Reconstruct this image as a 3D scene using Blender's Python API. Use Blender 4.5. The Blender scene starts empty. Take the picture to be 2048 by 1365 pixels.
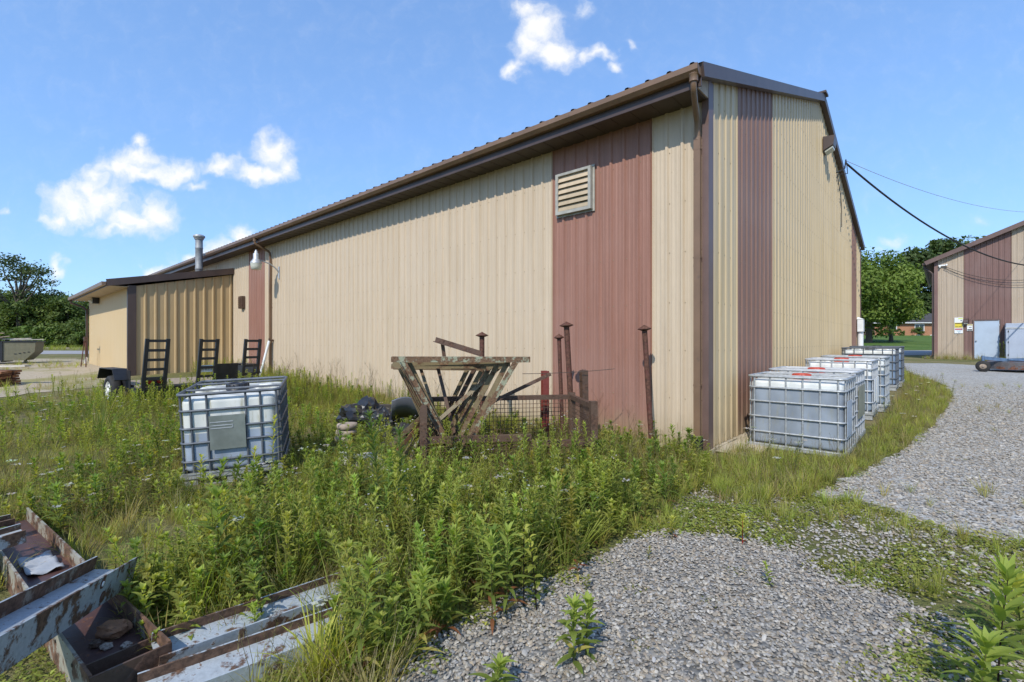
import bpy, bmesh, math, random
import numpy as np
from mathutils import Vector, Matrix, Euler

random.seed(7)
rng = np.random.default_rng(11)
SC = bpy.context.scene
COL = SC.collection
R = math.radians

# ------------------------------------------------------------------ camera numbers
F, H, CX, CY = 957.0, 1.5, 1024.0, 682.5

def lerp(a, b, t): return a + (b - a) * t

_L = [(0, 0), (9, 0), (17, .40), (22, .5), (36, .6), (52, .9), (100, 1.3), (1500, 4)]
_R = [(0, 0), (6.5, 0), (8.4, .1), (12.2, .22), (18, .35), (25, .5), (32, .5), (45, .62), (100, 2.7), (200, 4), (1500, 6)]
_LX, _LZ = np.array(_L).T
_RX, _RZ = np.array(_R).T

def gnd(X, Y):
    X = np.asarray(X, float); Y = np.asarray(Y, float)
    d = np.maximum(Y, 0)
    t = np.clip((X / np.maximum(np.abs(Y), 2.0) + .2) / .6, 0, 1)
    w = t * t * (3 - 2 * t)
    z = np.interp(d, _LX, _LZ) * (1 - w) + np.interp(d, _RX, _RZ) * w
    return z

def gz(x, y): return float(gnd(x, y))

def at(px, py, Y):
    return Vector(((px - CX) / F * Y, Y, H - (py - CY) / F * Y))

def atz(px, py, z):
    Y = (H - z) * F / (py - CY)
    return Vector(((px - CX) / F * Y, Y, z))

def on_ground(px, py):
    k = (px - CX) / F
    lo, hi = .5, 400.0
    def fn(Y): return H - (py - CY) / F * Y - gz(k * Y, Y)
    Y = lo
    while Y < hi and fn(Y) > 0: Y *= 1.01
    a, b = Y / 1.01, Y
    for _ in range(20):
        m = (a + b) / 2
        if fn(m) > 0: a = m
        else: b = m
    return Vector((k * a, a, gz(k * a, a)))

# ------------------------------------------------------------------ object helpers
def tag(o, label=None, cat=None, group=None, kind=None):
    if label: o['label'] = label
    if cat: o['category'] = cat
    if group: o['group'] = group
    if kind: o['kind'] = kind
    return o

def thing(name, label, cat, loc=(0, 0, 0), rotz=0, group=None, rot=None):
    o = bpy.data.objects.new(name, None)
    o.empty_display_size = .2
    COL.objects.link(o)
    o.location = loc
    o.rotation_euler = rot if rot else (0, 0, rotz)
    return tag(o, label, cat, group)

class MB:
    def __init__(s): s.v = []; s.f = []; s.m = []; s.sm = []
    def add(s, vs, fs, mi=0, smooth=False):
        n = len(s.v)
        s.v += [tuple(p) for p in vs]
        for f in fs:
            s.f.append([i + n for i in f]); s.m.append(mi); s.sm.append(smooth)
        return s
    def box(s, x0, y0, z0, x1, y1, z1, mi=0):
        vs = [(x0, y0, z0), (x1, y0, z0), (x1, y1, z0), (x0, y1, z0), (x0, y0, z1), (x1, y0, z1), (x1, y1, z1), (x0, y1, z1)]
        return s.add(vs, [(0, 3, 2, 1), (4, 5, 6, 7), (0, 1, 5, 4), (1, 2, 6, 5), (2, 3, 7, 6), (3, 0, 4, 7)], mi)
    def sweep(s, poly, p, q, up=(0, 0, 1), mi=0, smooth=False, caps=True):
        """section poly (right, up) swept from p to q"""
        p = Vector(p); q = Vector(q); d = (q - p).normalized(); u = Vector(up)
        if abs(d.dot(u)) > .999: u = Vector((0, 1, 0))
        r = d.cross(u).normalized(); u = r.cross(d).normalized()
        n = len(poly)
        vs = [p + r * a + u * b for a, b in poly] + [q + r * a + u * b for a, b in poly]
        fs = [(i, (i + 1) % n, n + (i + 1) % n, n + i) for i in range(n)]
        s.add(vs, fs, mi, smooth)
        if caps: s.add(vs, [tuple(range(n - 1, -1, -1)), tuple(range(n, 2 * n))], mi)
        return s
    def bar(s, p, q, w, h, up=(0, 0, 1), mi=0):
        return s.sweep([(-w / 2, -h / 2), (w / 2, -h / 2), (w / 2, h / 2), (-w / 2, h / 2)], p, q, up, mi)
    def ibeam(s, p, q, w, h, t, up=(0, 0, 1), mi=0):
        a, b, c = w / 2, h / 2, t / 2
        return s.sweep([(-a, -b), (a, -b), (a, -b + t), (c, -b + t), (c, b - t), (a, b - t), (a, b), (-a, b), (-a, b - t), (-c, b - t), (-c, -b + t), (-a, -b + t)], p, q, up, mi)
    def angle(s, p, q, l, t, up=(0, 0, 1), mi=0, flip=1):
        f = flip
        poly = [(0, 0), (l * f, 0), (l * f, t), (t * f, t), (t * f, l), (0, l)]
        if f < 0: poly = poly[::-1]
        return s.sweep(poly, p, q, up, mi)
    def tube(s, pts, r, n=8, mi=0, smooth=True, closed=False, radii=None):
        pts = [Vector(p) for p in pts]; N = len(pts)
        u = None; rings = []
        for i, p in enumerate(pts):
            if closed: d = pts[(i + 1) % N] - pts[i - 1]
            else: d = pts[min(i + 1, N - 1)] - pts[max(i - 1, 0)]
            d.normalize()
            if u is None:
                u = Vector((0, 0, 1)) if abs(d.z) < .9 else Vector((1, 0, 0))
            u = (u - d * u.dot(d)).normalized(); w = d.cross(u)
            rr = radii[i] if radii else r
            rings.append([p + (u * math.cos(2 * math.pi * k / n) + w * math.sin(2 * math.pi * k / n)) * rr for k in range(n)])
        vs = [v for rg in rings for v in rg]; fs = []
        for i in range(N if closed else N - 1):
            j = (i + 1) % N
            for k in range(n):
                k2 = (k + 1) % n
                fs.append((i * n + k, i * n + k2, j * n + k2, j * n + k))
        s.add(vs, fs, mi, smooth)
        if not closed:
            s.add(vs, [tuple(range(n - 1, -1, -1)), tuple((N - 1) * n + k for k in range(n))], mi)
        return s
    def lathe(s, prof, n=24, c=(0, 0, 0), axis=(0, 0, 1), mi=0, smooth=True, caps=True):
        """prof list of (radius, along)"""
        c = Vector(c); d = Vector(axis).normalized()
        u = Vector((1, 0, 0)) if abs(d.x) < .9 else Vector((0, 1, 0))
        u = (u - d * u.dot(d)).normalized(); w = d.cross(u)
        vs = []
        for r, h in prof:
            for k in range(n):
                a = 2 * math.pi * k / n
                vs.append(c + d * h + (u * math.cos(a) + w * math.sin(a)) * max(r, 1e-4))
        fs = []
        for i in range(len(prof) - 1):
            for k in range(n):
                k2 = (k + 1) % n
                fs.append((i * n + k, i * n + k2, (i + 1) * n + k2, (i + 1) * n + k))
        s.add(vs, fs, mi, smooth)
        m = len(prof) - 1
        if caps: s.add(vs, [tuple(range(n - 1, -1, -1)), tuple(m * n + k for k in range(n))], mi)
        return s
    def build(s, name, mats, parent=None, loc=None, label=None, bevel=0):
        me = bpy.data.meshes.new(name)
        me.from_pydata(s.v, [], s.f)
        if not isinstance(mats, (list, tuple)): mats = [mats]
        for m in mats: me.materials.append(m)
        me.polygons.foreach_set('material_index', s.m)
        me.polygons.foreach_set('use_smooth', s.sm)
        me.update()
        o = bpy.data.objects.new(name, me); COL.objects.link(o)
        if parent: o.parent = parent
        if loc: o.location = loc
        if label: o['label'] = label
        if bevel:
            b = o.modifiers.new('bevel', 'BEVEL'); b.width = bevel; b.segments = 2; b.limit_method = 'ANGLE'
        return o

def copy_tree(o, parent=None):
    c = o.copy(); COL.objects.link(c)
    if parent: c.parent = parent
    for ch in list(o.children): copy_tree(ch, c)
    return c

def text_mesh(name, txt, size, mat, parent, loc, rot, depth=.002, sx=1.0):
    cu = bpy.data.curves.new(name, 'FONT'); cu.body = txt; cu.size = size
    cu.extrude = depth; cu.align_x = 'CENTER'; cu.align_y = 'CENTER'
    tmp = bpy.data.objects.new('tmp', cu); COL.objects.link(tmp)
    dg = bpy.context.evaluated_depsgraph_get()
    me = bpy.data.meshes.new_from_object(tmp.evaluated_get(dg))
    bpy.data.objects.remove(tmp); bpy.data.curves.remove(cu)
    me.name = name; me.materials.clear(); me.materials.append(mat)
    o = bpy.data.objects.new(name, me); COL.objects.link(o)
    o.parent = parent; o.location = loc; o.rotation_euler = rot; o.scale = (sx, 1, 1)
    return o

# ------------------------------------------------------------------ materials
class NT:
    def __init__(s, name):
        s.m = bpy.data.materials.new(name); s.m.use_nodes = True
        s.t = s.m.node_tree; s.t.nodes.clear()
        s.out = s.n('ShaderNodeOutputMaterial')
    def n(s, t, **kw):
        nd = s.t.nodes.new(t)
        for k, v in kw.items(): setattr(nd, k, v)
        return nd
    def l(s, a, b): s.t.links.new(a, b)
    def math(s, op, a, b=None, clamp=False):
        nd = s.n('ShaderNodeMath', operation=op, use_clamp=clamp)
        for i, x in enumerate((a, b)):
            if x is None: continue
            if isinstance(x, (int, float)): nd.inputs[i].default_value = x
            else: s.l(x, nd.inputs[i])
        return nd.outputs[0]
    def noise(s, vec, scale, detail=4, rough=.55):
        nd = s.n('ShaderNodeTexNoise')
        nd.inputs['Scale'].default_value = scale; nd.inputs['Detail'].default_value = detail; nd.inputs['Roughness'].default_value = rough
        s.l(vec, nd.inputs['Vector']); return nd.outputs['Fac']
    def mapping(s, vec, sc):
        nd = s.n('ShaderNodeMapping'); nd.inputs['Scale'].default_value = sc
        s.l(vec, nd.inputs['Vector']); return nd.outputs[0]
    def ramp(s, fac, lo, hi):
        nd = s.n('ShaderNodeMapRange', interpolation_type='SMOOTHSTEP')
        nd.inputs['From Min'].default_value = lo; nd.inputs['From Max'].default_value = hi
        s.l(fac, nd.inputs['Value']); return nd.outputs[0]
    def mix(s, fac, a, b, blend='MIX'):
        nd = s.n('ShaderNodeMix', data_type='RGBA', blend_type=blend)
        for i, x in ((0, fac), (6, a), (7, b)):
            if isinstance(x, (int, float)): nd.inputs[i].default_value = x
            elif isinstance(x, tuple): nd.inputs[i].default_value = (*x, 1)
            else: s.l(x, nd.inputs[i])
        return nd.outputs[2]

def bsdf(nt, col, rough=.6, metal=0, spec=.5, bump=None, bstr=.3, bdist=.01):
    b = nt.n('ShaderNodeBsdfPrincipled')
    if isinstance(col, tuple): b.inputs['Base Color'].default_value = (*col, 1)
    else: nt.l(col, b.inputs['Base Color'])
    if isinstance(rough, (int, float)): b.inputs['Roughness'].default_value = rough
    else: nt.l(rough, b.inputs['Roughness'])
    b.inputs['Metallic'].default_value = metal
    b.inputs['Specular IOR Level'].default_value = spec
    if bump is not None:
        bn = nt.n('ShaderNodeBump'); bn.inputs['Strength'].default_value = bstr; bn.inputs['Distance'].default_value = bdist
        nt.l(bump, bn.inputs['Height']); nt.l(bn.outputs[0], b.inputs['Normal'])
    nt.l(b.outputs[0], nt.out.inputs['Surface'])
    return b

def plain(name, col, rough=.6, metal=0, var=.15, scale=6, spec=.5, bump=0, stretch=(1, 1, 1), col2=None, c2=(.55, .7)):
    nt = NT(name); tc = nt.n('ShaderNodeTexCoord').outputs['Object']
    v = nt.mapping(tc, stretch)
    f = nt.noise(v, scale, 6, .6)
    dark = tuple(c * (1 - var) for c in col); lite = tuple(min(1, c * (1 + var)) for c in col)
    c = nt.mix(nt.ramp(f, .3, .7), dark, lite)
    if col2 is not None:
        f2 = nt.noise(v, scale * 2.3, 8, .65)
        c = nt.mix(nt.ramp(f2, *c2), c, col2)
    bsdf(nt, c, rough, metal, spec, f if bump else None, bump)
    return nt.m

def siding(name, col, streak=.08, rough=.42, dirt=(.30, .24, .15), stain=None, base_h=.62):
    """painted steel sheet: vertical streaks, chalking, splash dirt along the foot"""
    nt = NT(name); tc = nt.n('ShaderNodeTexCoord').outputs['Object']
    f = nt.noise(nt.mapping(tc, (9, 9, .25)), 1.6, 5, .6)
    g = nt.noise(tc, .7, 4, .5)
    dark = tuple(c * (1 - streak) for c in col); lite = tuple(min(1, c * (1 + streak)) for c in col)
    c = nt.mix(nt.ramp(f, .3, .7), dark, lite)
    chalk = tuple(min(1, x * .9 + .06) for x in col)
    c = nt.mix(nt.math('MULTIPLY', nt.ramp(g, .4, .75), .5), c, chalk)
    z = nt.n('ShaderNodeSeparateXYZ'); nt.l(tc, z.inputs[0])
    foot = nt.ramp(nt.math('ADD', z.outputs[2], nt.math('MULTIPLY', nt.noise(tc, 5, 5), .5)), base_h + .25, .15)
    c = nt.mix(nt.math('MULTIPLY', foot, .75), c, dirt)
    if stain is not None:
        f3 = nt.noise(nt.mapping(tc, (5, 5, .18)), 1.1, 6, .65)
        c = nt.mix(nt.math('MULTIPLY', nt.ramp(f3, .5, .72), .5), c, stain)
    f4 = nt.noise(tc, 30, 3, .6)
    c = nt.mix(nt.math('MULTIPLY', nt.ramp(f4, .66, .74), .35), c, dirt)
    b = nt.noise(nt.mapping(tc, (1.6, 1.6, .8)), 2.0, 3)
    bsdf(nt, c, nt.math('ADD', nt.math('MULTIPLY', g, .25), rough - .12), 0, .4, b, .4, .03)
    return nt.m

def rusty(name, paint, rust=(.125, .068, .042), amount=.5, scale=7, rough=.75, speck=True):
    nt = NT(name); tc = nt.n('ShaderNodeTexCoord').outputs['Object']
    f = nt.noise(tc, scale, 8, .68); g = nt.noise(tc, scale * 5, 6, .7); k = nt.noise(tc, scale * .35, 3)
    rc = nt.mix(nt.ramp(g, .35, .65), tuple(c * .55 for c in rust), tuple(min(1, c * 1.5) for c in rust))
    pc = nt.mix(nt.ramp(g, .3, .7), tuple(c * .85 for c in paint), tuple(min(1, c * 1.12) for c in paint))
    s = nt.math('ADD', nt.math('MULTIPLY', f, .75), nt.math('MULTIPLY', k, .35))
    m = nt.ramp(s, .98 - amount * .85, 1.02 - amount * .85 + .02)
    if speck: m = nt.math('MAXIMUM', m, nt.ramp(g, .60, .66))
    c = nt.mix(m, pc, rc)
    bsdf(nt, c, nt.math('ADD', nt.math('MULTIPLY', m, .3), rough - .25), 0, .4, nt.math('ADD', nt.math('MULTIPLY', m, .6), nt.math('MULTIPLY', g, .5)), .5, .006)
    return nt.m

M = {}
M['beige'] = siding('beige_siding', (.53, .42, .295), stain=(.46, .355, .23))
M['maroon'] = siding('maroon_siding', (.285, .140, .098), streak=.12, rough=.5)
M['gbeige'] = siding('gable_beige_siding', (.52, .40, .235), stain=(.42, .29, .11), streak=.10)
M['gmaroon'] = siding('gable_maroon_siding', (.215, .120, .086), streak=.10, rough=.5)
M['sbeige'] = siding('shed_beige_siding', (.42, .33, .24), streak=.1)
M['smaroon'] = siding('shed_maroon_siding', (.185, .105, .088), streak=.16, rough=.5)
M['tan'] = siding('tan_siding', (.46, .325, .165), streak=.06)
M['tan2'] = siding('pale_tan_siding', (.56, .41, .22), streak=.04, rough=.6)
M['brown'] = plain('brown_trim', (.070, .046, .038), .4, var=.15, scale=3, stretch=(1, 1, .4))
M['purple'] = plain('maroon_trim', (.135, .082, .066), .42, var=.15, scale=3, stretch=(1, 1, .4))
M['copper'] = plain('brown_gutter', (.19, .115, .068), .38, var=.12, scale=2, col2=(.11, .075, .055), c2=(.55, .75))
M['soffit'] = plain('brown_soffit', (.085, .06, .045), .6, var=.12, scale=4)
M['tsoffit'] = plain('tan_soffit', (.40, .31, .21), .6, var=.05, scale=4)
M['roof'] = plain('brown_roof_sheet', (.12, .085, .07), .45, var=.2, scale=1.2)
M['ventframe'] = plain('dull_vent_frame', (.38, .36, .31), .55, .1, var=.15, scale=9)
M['flue'] = plain('weathered_flue_pipe', (.25, .255, .26), .6, .2, var=.18, scale=9)
M['galv'] = plain('galvanised_steel', (.46, .47, .48), .5, .35, var=.18, scale=9)
M['dullgalv'] = plain('dull_galvanised_bar', (.40, .41, .41), .5, .45, var=.2, scale=14, col2=(.22, .19, .15), c2=(.62, .75))
M['greybar'] = plain('grey_cage_bar', (.115, .125, .14), .55, .25, var=.2, scale=14)
M['screw'] = plain('screw_head', (.28, .22, .15), .5, .3, var=.1)
M['black'] = plain('black_paint', (.017, .017, .019), .42, var=.25, scale=8)
M['rubber'] = plain('black_rubber', (.022, .021, .020), .8, var=.25, scale=20)
M['white'] = plain('white_paint', (.72, .72, .70), .45, var=.08, scale=5, col2=(.45, .42, .36), c2=(.6, .8))
M['wheel'] = plain('white_wheel_rim', (.70, .69, .66), .45, var=.08, scale=10, col2=(.35, .28, .2), c2=(.62, .75))
M['glass'] = plain('lamp_glass', (.55, .55, .47), .15, var=.1, scale=5)
M['redlid'] = plain('red_plastic_lid', (.45, .06, .03), .5, var=.12, scale=8)
M['blacklid'] = plain('black_plastic_lid', (.02, .02, .022), .45, var=.2, scale=8)
M['concrete'] = plain('pale_concrete', (.46, .39, .28), .9, var=.14, scale=3, bump=.2, col2=(.30, .25, .17), c2=(.55, .75))
M['wood'] = plain('weathered_wood', (.36, .28, .20), .85, var=.25, scale=4, stretch=(1, 8, 8), col2=(.22, .18, .14))
M['deck'] = plain('trailer_deck_wood', (.30, .235, .17), .85, var=.2, scale=3, stretch=(8, 1, 8))
M['rustwood'] = plain('reddish_board', (.27, .125, .06), .85, var=.3, scale=4, stretch=(1, 6, 6), col2=(.14, .08, .05))
M['whitewood'] = plain('bleached_board', (.55, .50, .42), .85, var=.2, scale=4, stretch=(1, 6, 6))
M['sign_w'] = plain('sign_white', (.75, .75, .75), .4, var=.03)
M['sign_y'] = plain('sign_yellow', (.66, .52, .05), .4, var=.03)
M['sign_l'] = plain('sign_lime', (.55, .66, .05), .4, var=.03)
M['sign_r'] = plain('sign_red', (.42, .06, .10), .4, var=.03)
M['sign_k'] = plain('sign_black', (.03, .03, .03), .4, var=.03)
M['sign_b'] = plain('sign_blue', (.42, .58, .62), .4, var=.03)
M['door'] = plain('grey_door_paint', (.40, .47, .56), .4, var=.06, scale=2, col2=(.26, .29, .31), c2=(.68, .85))
M['cabinet'] = plain('grey_cabinet_paint', (.37, .41, .49), .42, var=.06, scale=2)
M['tail'] = plain('tail_light_red', (.25, .012, .014), .25, var=.1)
M['rust'] = rusty('rusty_pipe', (.115, .04, .028), (.095, .042, .026), .55, 6)
M['rustbrown'] = rusty('brown_rust', (.10, .06, .04), (.085, .045, .028), .5, 6)
M['oxide'] = rusty('red_oxide_post', (.20, .045, .033), (.12, .05, .028), .35, 5)
M['framepaint'] = rusty('flaking_green_paint', (.27, .28, .195), (.13, .075, .042), .58, 10)
M['framebrown'] = rusty('worn_brown_frame', (.20, .155, .085), (.13, .072, .04), .5, 5)
M['beamblue'] = rusty('grey_blue_beam_paint', (.36, .395, .42), (.115, .066, .042), .505, 8)
M['beamrust'] = rusty('beam_rust_stained', (.33, .31, .25), (.125, .068, .04), .56, 5)
M['weldrust'] = rusty('brown_rusted_face', (.25, .22, .17), (.115, .066, .042), .66, 5)
M['trough'] = rusty('trough_primer', (.085, .042, .036), (.125, .058, .034), .45, 3)
M['blackbag'] = plain('black_plastic_sheet', (.022, .022, .024), .32, var=.3, scale=8)
M['greysheet'] = plain('grey_plastic_panel', (.13, .14, .165), .4, var=.15, scale=3)
M['rock'] = plain('pale_limestone', (.50, .48, .44), .9, var=.2, scale=5, bump=.4)
M['conc2'] = plain('stained_concrete', (.36, .29, .23), .92, var=.25, scale=6, bump=.4)
M['mowerblue'] = plain('faded_blue_paint', (.085, .14, .23), .5, var=.25, scale=6, col2=(.10, .06, .045), c2=(.62, .75))
M['mowerdeck'] = rusty('worn_mower_deck', (.10, .095, .10), (.13, .055, .032), .5, 4)
M['brick'] = None
M['shingle'] = plain('dark_shingles', (.055, .050, .048), .85, var=.25, scale=2)
M['windowglass'] = plain('dark_window_glass', (.05, .06, .07), .08, var=.1)
M['dump'] = rusty('olive_dumpster_paint', (.16, .15, .095), (.12, .07, .04), .35, 1.2)
M['cable'] = plain('black_cable', (.016, .016, .017), .6, var=.1)
M['bark'] = plain('tree_bark', (.10, .078, .058), .95, var=.3, scale=6, stretch=(3, 3, .6), bump=.5)
M['liner'] = plain('white_scrap_sheet', (.40, .41, .42), .6, var=.1, scale=4, col2=(.30, .2, .14), c2=(.58, .7))
M['twig'] = plain('dry_twig', (.085, .062, .048), .9, var=.3, scale=20)

def brick_mat():
    nt = NT('orange_brick'); tc = nt.n('ShaderNodeTexCoord').outputs['Object']
    sp = nt.n('ShaderNodeSeparateXYZ'); nt.l(tc, sp.inputs[0])
    cb = nt.n('ShaderNodeCombineXYZ')
    nt.l(nt.math('ADD', sp.outputs[0], sp.outputs[1]), cb.inputs[0]); nt.l(sp.outputs[2], cb.inputs[1])
    br = nt.n('ShaderNodeTexBrick'); nt.l(cb.outputs[0], br.inputs['Vector'])
    br.inputs['Color1'].default_value = (.38, .145, .055, 1); br.inputs['Color2'].default_value = (.27, .09, .04, 1)
    br.inputs['Mortar'].default_value = (.40, .33, .27, 1)
    br.inputs['Scale'].default_value = 1; br.inputs['Brick Width'].default_value = .22; br.inputs['Row Height'].default_value = .08; br.inputs['Mortar Size'].default_value = .008
    f = nt.noise(tc, 1.2, 3)
    bsdf(nt, nt.mix(nt.math('MULTIPLY', f, .5), br.outputs['Color'], (.42, .19, .08)), .85)
    return nt.m
M['brick'] = brick_mat()

def tank_mat(name, level, white=(.62, .63, .60), liquid=(.235, .265, .305), stain=(.30, .27, .14), amt=.5):
    """translucent white plastic; the liquid inside shows through up to its level"""
    nt = NT(name); tc = nt.n('ShaderNodeTexCoord').outputs['Object']
    sp = nt.n('ShaderNodeSeparateXYZ'); nt.l(tc, sp.inputs[0])
    f = nt.noise(nt.mapping(tc, (7, 7, 1.3)), 2.2, 5, .6); g = nt.noise(tc, 2.0, 4)
    lq = nt.mix(nt.ramp(g, .3, .7), tuple(c * .82 for c in liquid), tuple(c * 1.18 for c in liquid))
    m = nt.ramp(nt.math('ADD', sp.outputs[2], nt.math('MULTIPLY', g, .012)), level + .012, level)
    c = nt.mix(m, white, lq)
    st = nt.math('MULTIPLY', nt.ramp(f, .52, .70), amt)
    c = nt.mix(st, c, stain)
    b = bsdf(nt, c, .42, 0, .45, nt.math('ADD', nt.math('SINE', nt.math('MULTIPLY', nt.math('ADD', sp.outputs[0], sp.outputs[1]), 26.0)), nt.math('MULTIPLY', g, .3)), .55, .012)
    b.inputs['Subsurface Weight'].default_value = 0.0
    return nt.m

def leaf_mat(name, trans=.48, rough=.6, spec=.14):
    nt = NT(name)
    at_ = nt.n('ShaderNodeAttribute', attribute_name='col')
    p = nt.n('ShaderNodeBsdfPrincipled'); nt.l(at_.outputs['Color'], p.inputs['Base Color'])
    p.inputs['Roughness'].default_value = rough; p.inputs['Specular IOR Level'].default_value = spec
    t = nt.n('ShaderNodeBsdfTranslucent')
    tcol = nt.mix(1.0, at_.outputs['Color'], (1.45, 1.45, .5), 'MULTIPLY')
    nt.l(tcol, t.inputs['Color'])
    mx = nt.n('ShaderNodeMixShader'); mx.inputs[0].default_value = trans
    nt.l(p.outputs[0], mx.inputs[1]); nt.l(t.outputs[0], mx.inputs[2])
    nt.l(mx.outputs[0], nt.out.inputs['Surface'])
    return nt.m
M['leaf'] = leaf_mat('weed_leaf')
M['tleaf'] = leaf_mat('tree_leaf', .3, .55, .2)

def stone_mat():
    nt = NT('gravel_stone')
    a = nt.n('ShaderNodeAttribute', attribute_name='col').outputs['Color']
    tc = nt.n('ShaderNodeTexCoord').outputs['Object']
    f = nt.noise(tc, 60, 3)
    c = nt.mix(nt.math('MULTIPLY', f, .5), a, (.30, .29, .28), 'MIX')
    bsdf(nt, c, .85, 0, .3, nt.noise(tc, 140, 3), .25, .004)
    return nt.m
M['stone'] = stone_mat()
# ================================================================== camera, light, sky
cam = bpy.data.cameras.new('camera'); cam_o = bpy.data.objects.new('camera', cam); COL.objects.link(cam_o)
cam.sensor_fit = 'HORIZONTAL'; cam.sensor_width = 36; cam.lens = F / 2048 * 36
cam.clip_start = .05; cam.clip_end = 5000
cam_o.location = (0, 0, H); cam_o.rotation_euler = (R(90), 0, 0)
SC.camera = cam_o

SUN_H = Vector((-.38, -.925)).normalized(); SUN_EL = R(43)
sd = Vector((SUN_H.x * math.cos(SUN_EL), SUN_H.y * math.cos(SUN_EL), math.sin(SUN_EL)))
sun = bpy.data.lights.new('sun', 'SUN'); sun.energy = 3.55; sun.angle = R(.6); sun.color = (1, .955, .87)
sun_o = bpy.data.objects.new('sun', sun); COL.objects.link(sun_o)
sun_o.rotation_euler = sd.to_track_quat('Z', 'Y').to_euler(); sun_o.location = (-10, -20, 30)

vs = SC.view_settings
vs.view_transform = 'Standard'; vs.look = 'None'; vs.exposure = .22; vs.gamma = 1
SC.render.film_transparent = False

world = bpy.data.worlds.new('World'); SC.world = world; world.use_nodes = True
def make_world():
    t = world.node_tree; t.nodes.clear()
    def N(ty, **k):
        x = t.nodes.new(ty)
        for a, b in k.items(): setattr(x, a, b)
        return x
    L = t.links.new
    def mth(op, a, b=None, clamp=False):
        x = N('ShaderNodeMath', operation=op, use_clamp=clamp)
        for i, v in enumerate((a, b)):
            if v is None: continue
            if isinstance(v, (int, float)): x.inputs[i].default_value = v
            else: L(v, x.inputs[i])
        return x.outputs[0]
    out = N('ShaderNodeOutputWorld'); bg = N('ShaderNodeBackground'); L(bg.outputs[0], out.inputs[0])
    sky = N('ShaderNodeTexSky', sky_type='NISHITA'); sky.sun_disc = False
    sky.sun_elevation = SUN_EL; sky.sun_rotation = math.atan2(SUN_H.x, SUN_H.y)
    sky.air_density = 1.0; sky.dust_density = .5; sky.ozone_density = 2.2; sky.altitude = 100
    tint = N('ShaderNodeMix', data_type='RGBA', blend_type='MULTIPLY'); tint.inputs[0].default_value = 1
    gm_ = N('ShaderNodeGamma'); gm_.inputs[1].default_value = SKY_G; L(sky.outputs[0], gm_.inputs[0])
    L(gm_.outputs[0], tint.inputs[6]); tint.inputs[7].default_value = (SKY_T[0], SKY_T[1], SKY_T[2], 1)
    # clouds live on the sky sphere: p = direction seen on the plane one unit north of the observer
    tc = N('ShaderNodeTexCoord').outputs['Generated']
    sp = N('ShaderNodeSeparateXYZ'); L(tc, sp.inputs[0])
    y = mth('MAXIMUM', sp.outputs[1], .02)
    cb = N('ShaderNodeCombineXYZ'); L(mth('DIVIDE', sp.outputs[0], y), cb.inputs[0]); L(mth('DIVIDE', sp.outputs[2], y), cb.inputs[1])
    p0 = cb.outputs[0]
    w1 = N('ShaderNodeTexNoise'); w1.inputs['Scale'].default_value = 11; w1.inputs['Detail'].default_value = 3; L(p0, w1.inputs['Vector'])
    sub = N('ShaderNodeVectorMath', operation='SUBTRACT'); L(w1.outputs['Color'], sub.inputs[0]); sub.inputs[1].default_value = (.5, .5, .5)
    scl = N('ShaderNodeVectorMath', operation='SCALE'); L(sub.outputs[0], scl.inputs[0]); scl.inputs['Scale'].default_value = .085
    w2 = N('ShaderNodeTexNoise'); w2.inputs['Scale'].default_value = 40; w2.inputs['Detail'].default_value = 4; L(p0, w2.inputs['Vector'])
    sub2 = N('ShaderNodeVectorMath', operation='SUBTRACT'); L(w2.outputs['Color'], sub2.inputs[0]); sub2.inputs[1].default_value = (.5, .5, .5)
    scl2 = N('ShaderNodeVectorMath', operation='SCALE'); L(sub2.outputs[0], scl2.inputs[0]); scl2.inputs['Scale'].default_value = .028
    ad0 = N('ShaderNodeVectorMath', operation='ADD'); L(p0, ad0.inputs[0]); L(scl.outputs[0], ad0.inputs[1])
    ad = N('ShaderNodeVectorMath', operation='ADD'); L(ad0.outputs[0], ad.inputs[0]); L(scl2.outputs[0], ad.inputs[1]); p = ad.outputs[0]
    blobs = [(150, 405, 62, 45, 1), (205, 402, 62, 52, 1), (262, 445, 75, 32, 1), (312, 425, 48, 48, 1), (112, 440, 42, 26, .8), (185, 372, 42, 28, .9), (240, 460, 95, 20, .8),
             (292, 278, 27, 21, .9), (288, 318, 55, 34, .95), (235, 338, 64, 34, 1), (345, 342, 56, 28, .95), (385, 370, 40, 16, .6), (190, 352, 36, 20, .75), (290, 345, 70, 22, .9),
             (548, 300, 42, 34, .95), (570, 330, 30, 28, .9), (448, 330, 52, 20, .95), (505, 346, 54, 18, .95), (545, 340, 38, 22, .9),
             (482, 480, 33, 32, 1), (440, 510, 50, 32, 1), (400, 528, 42, 26, 1), (318, 548, 34, 16, .8), (345, 530, 22, 40, .42),
             (126, 536, 24, 16, .6), (108, 552, 18, 12, .5), (4, 420, 14, 12, .5),
             (1078, 62, 48, 58, 1), (1105, 112, 55, 34, 1), (1032, 142, 34, 22, .8), (1066, 20, 40, 28, .8), (1060, 95, 40, 40, .9), (1160, 18, 28, 24, .62), (1200, 102, 42, 16, .8), (1236, 122, 22, 16, .7), (1160, 108, 40, 18, .7), (1266, 88, 16, 16, .4),
             (1788, 478, 38, 20, .5), (1960, 436, 20, 14, .32), (1780, 500, 60, 14, .3),
             (-260, 300, 160, 60, 1), (-420, 380, 120, 40, .9), (2350, 250, 150, 50, .9)]
    D = None
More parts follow.
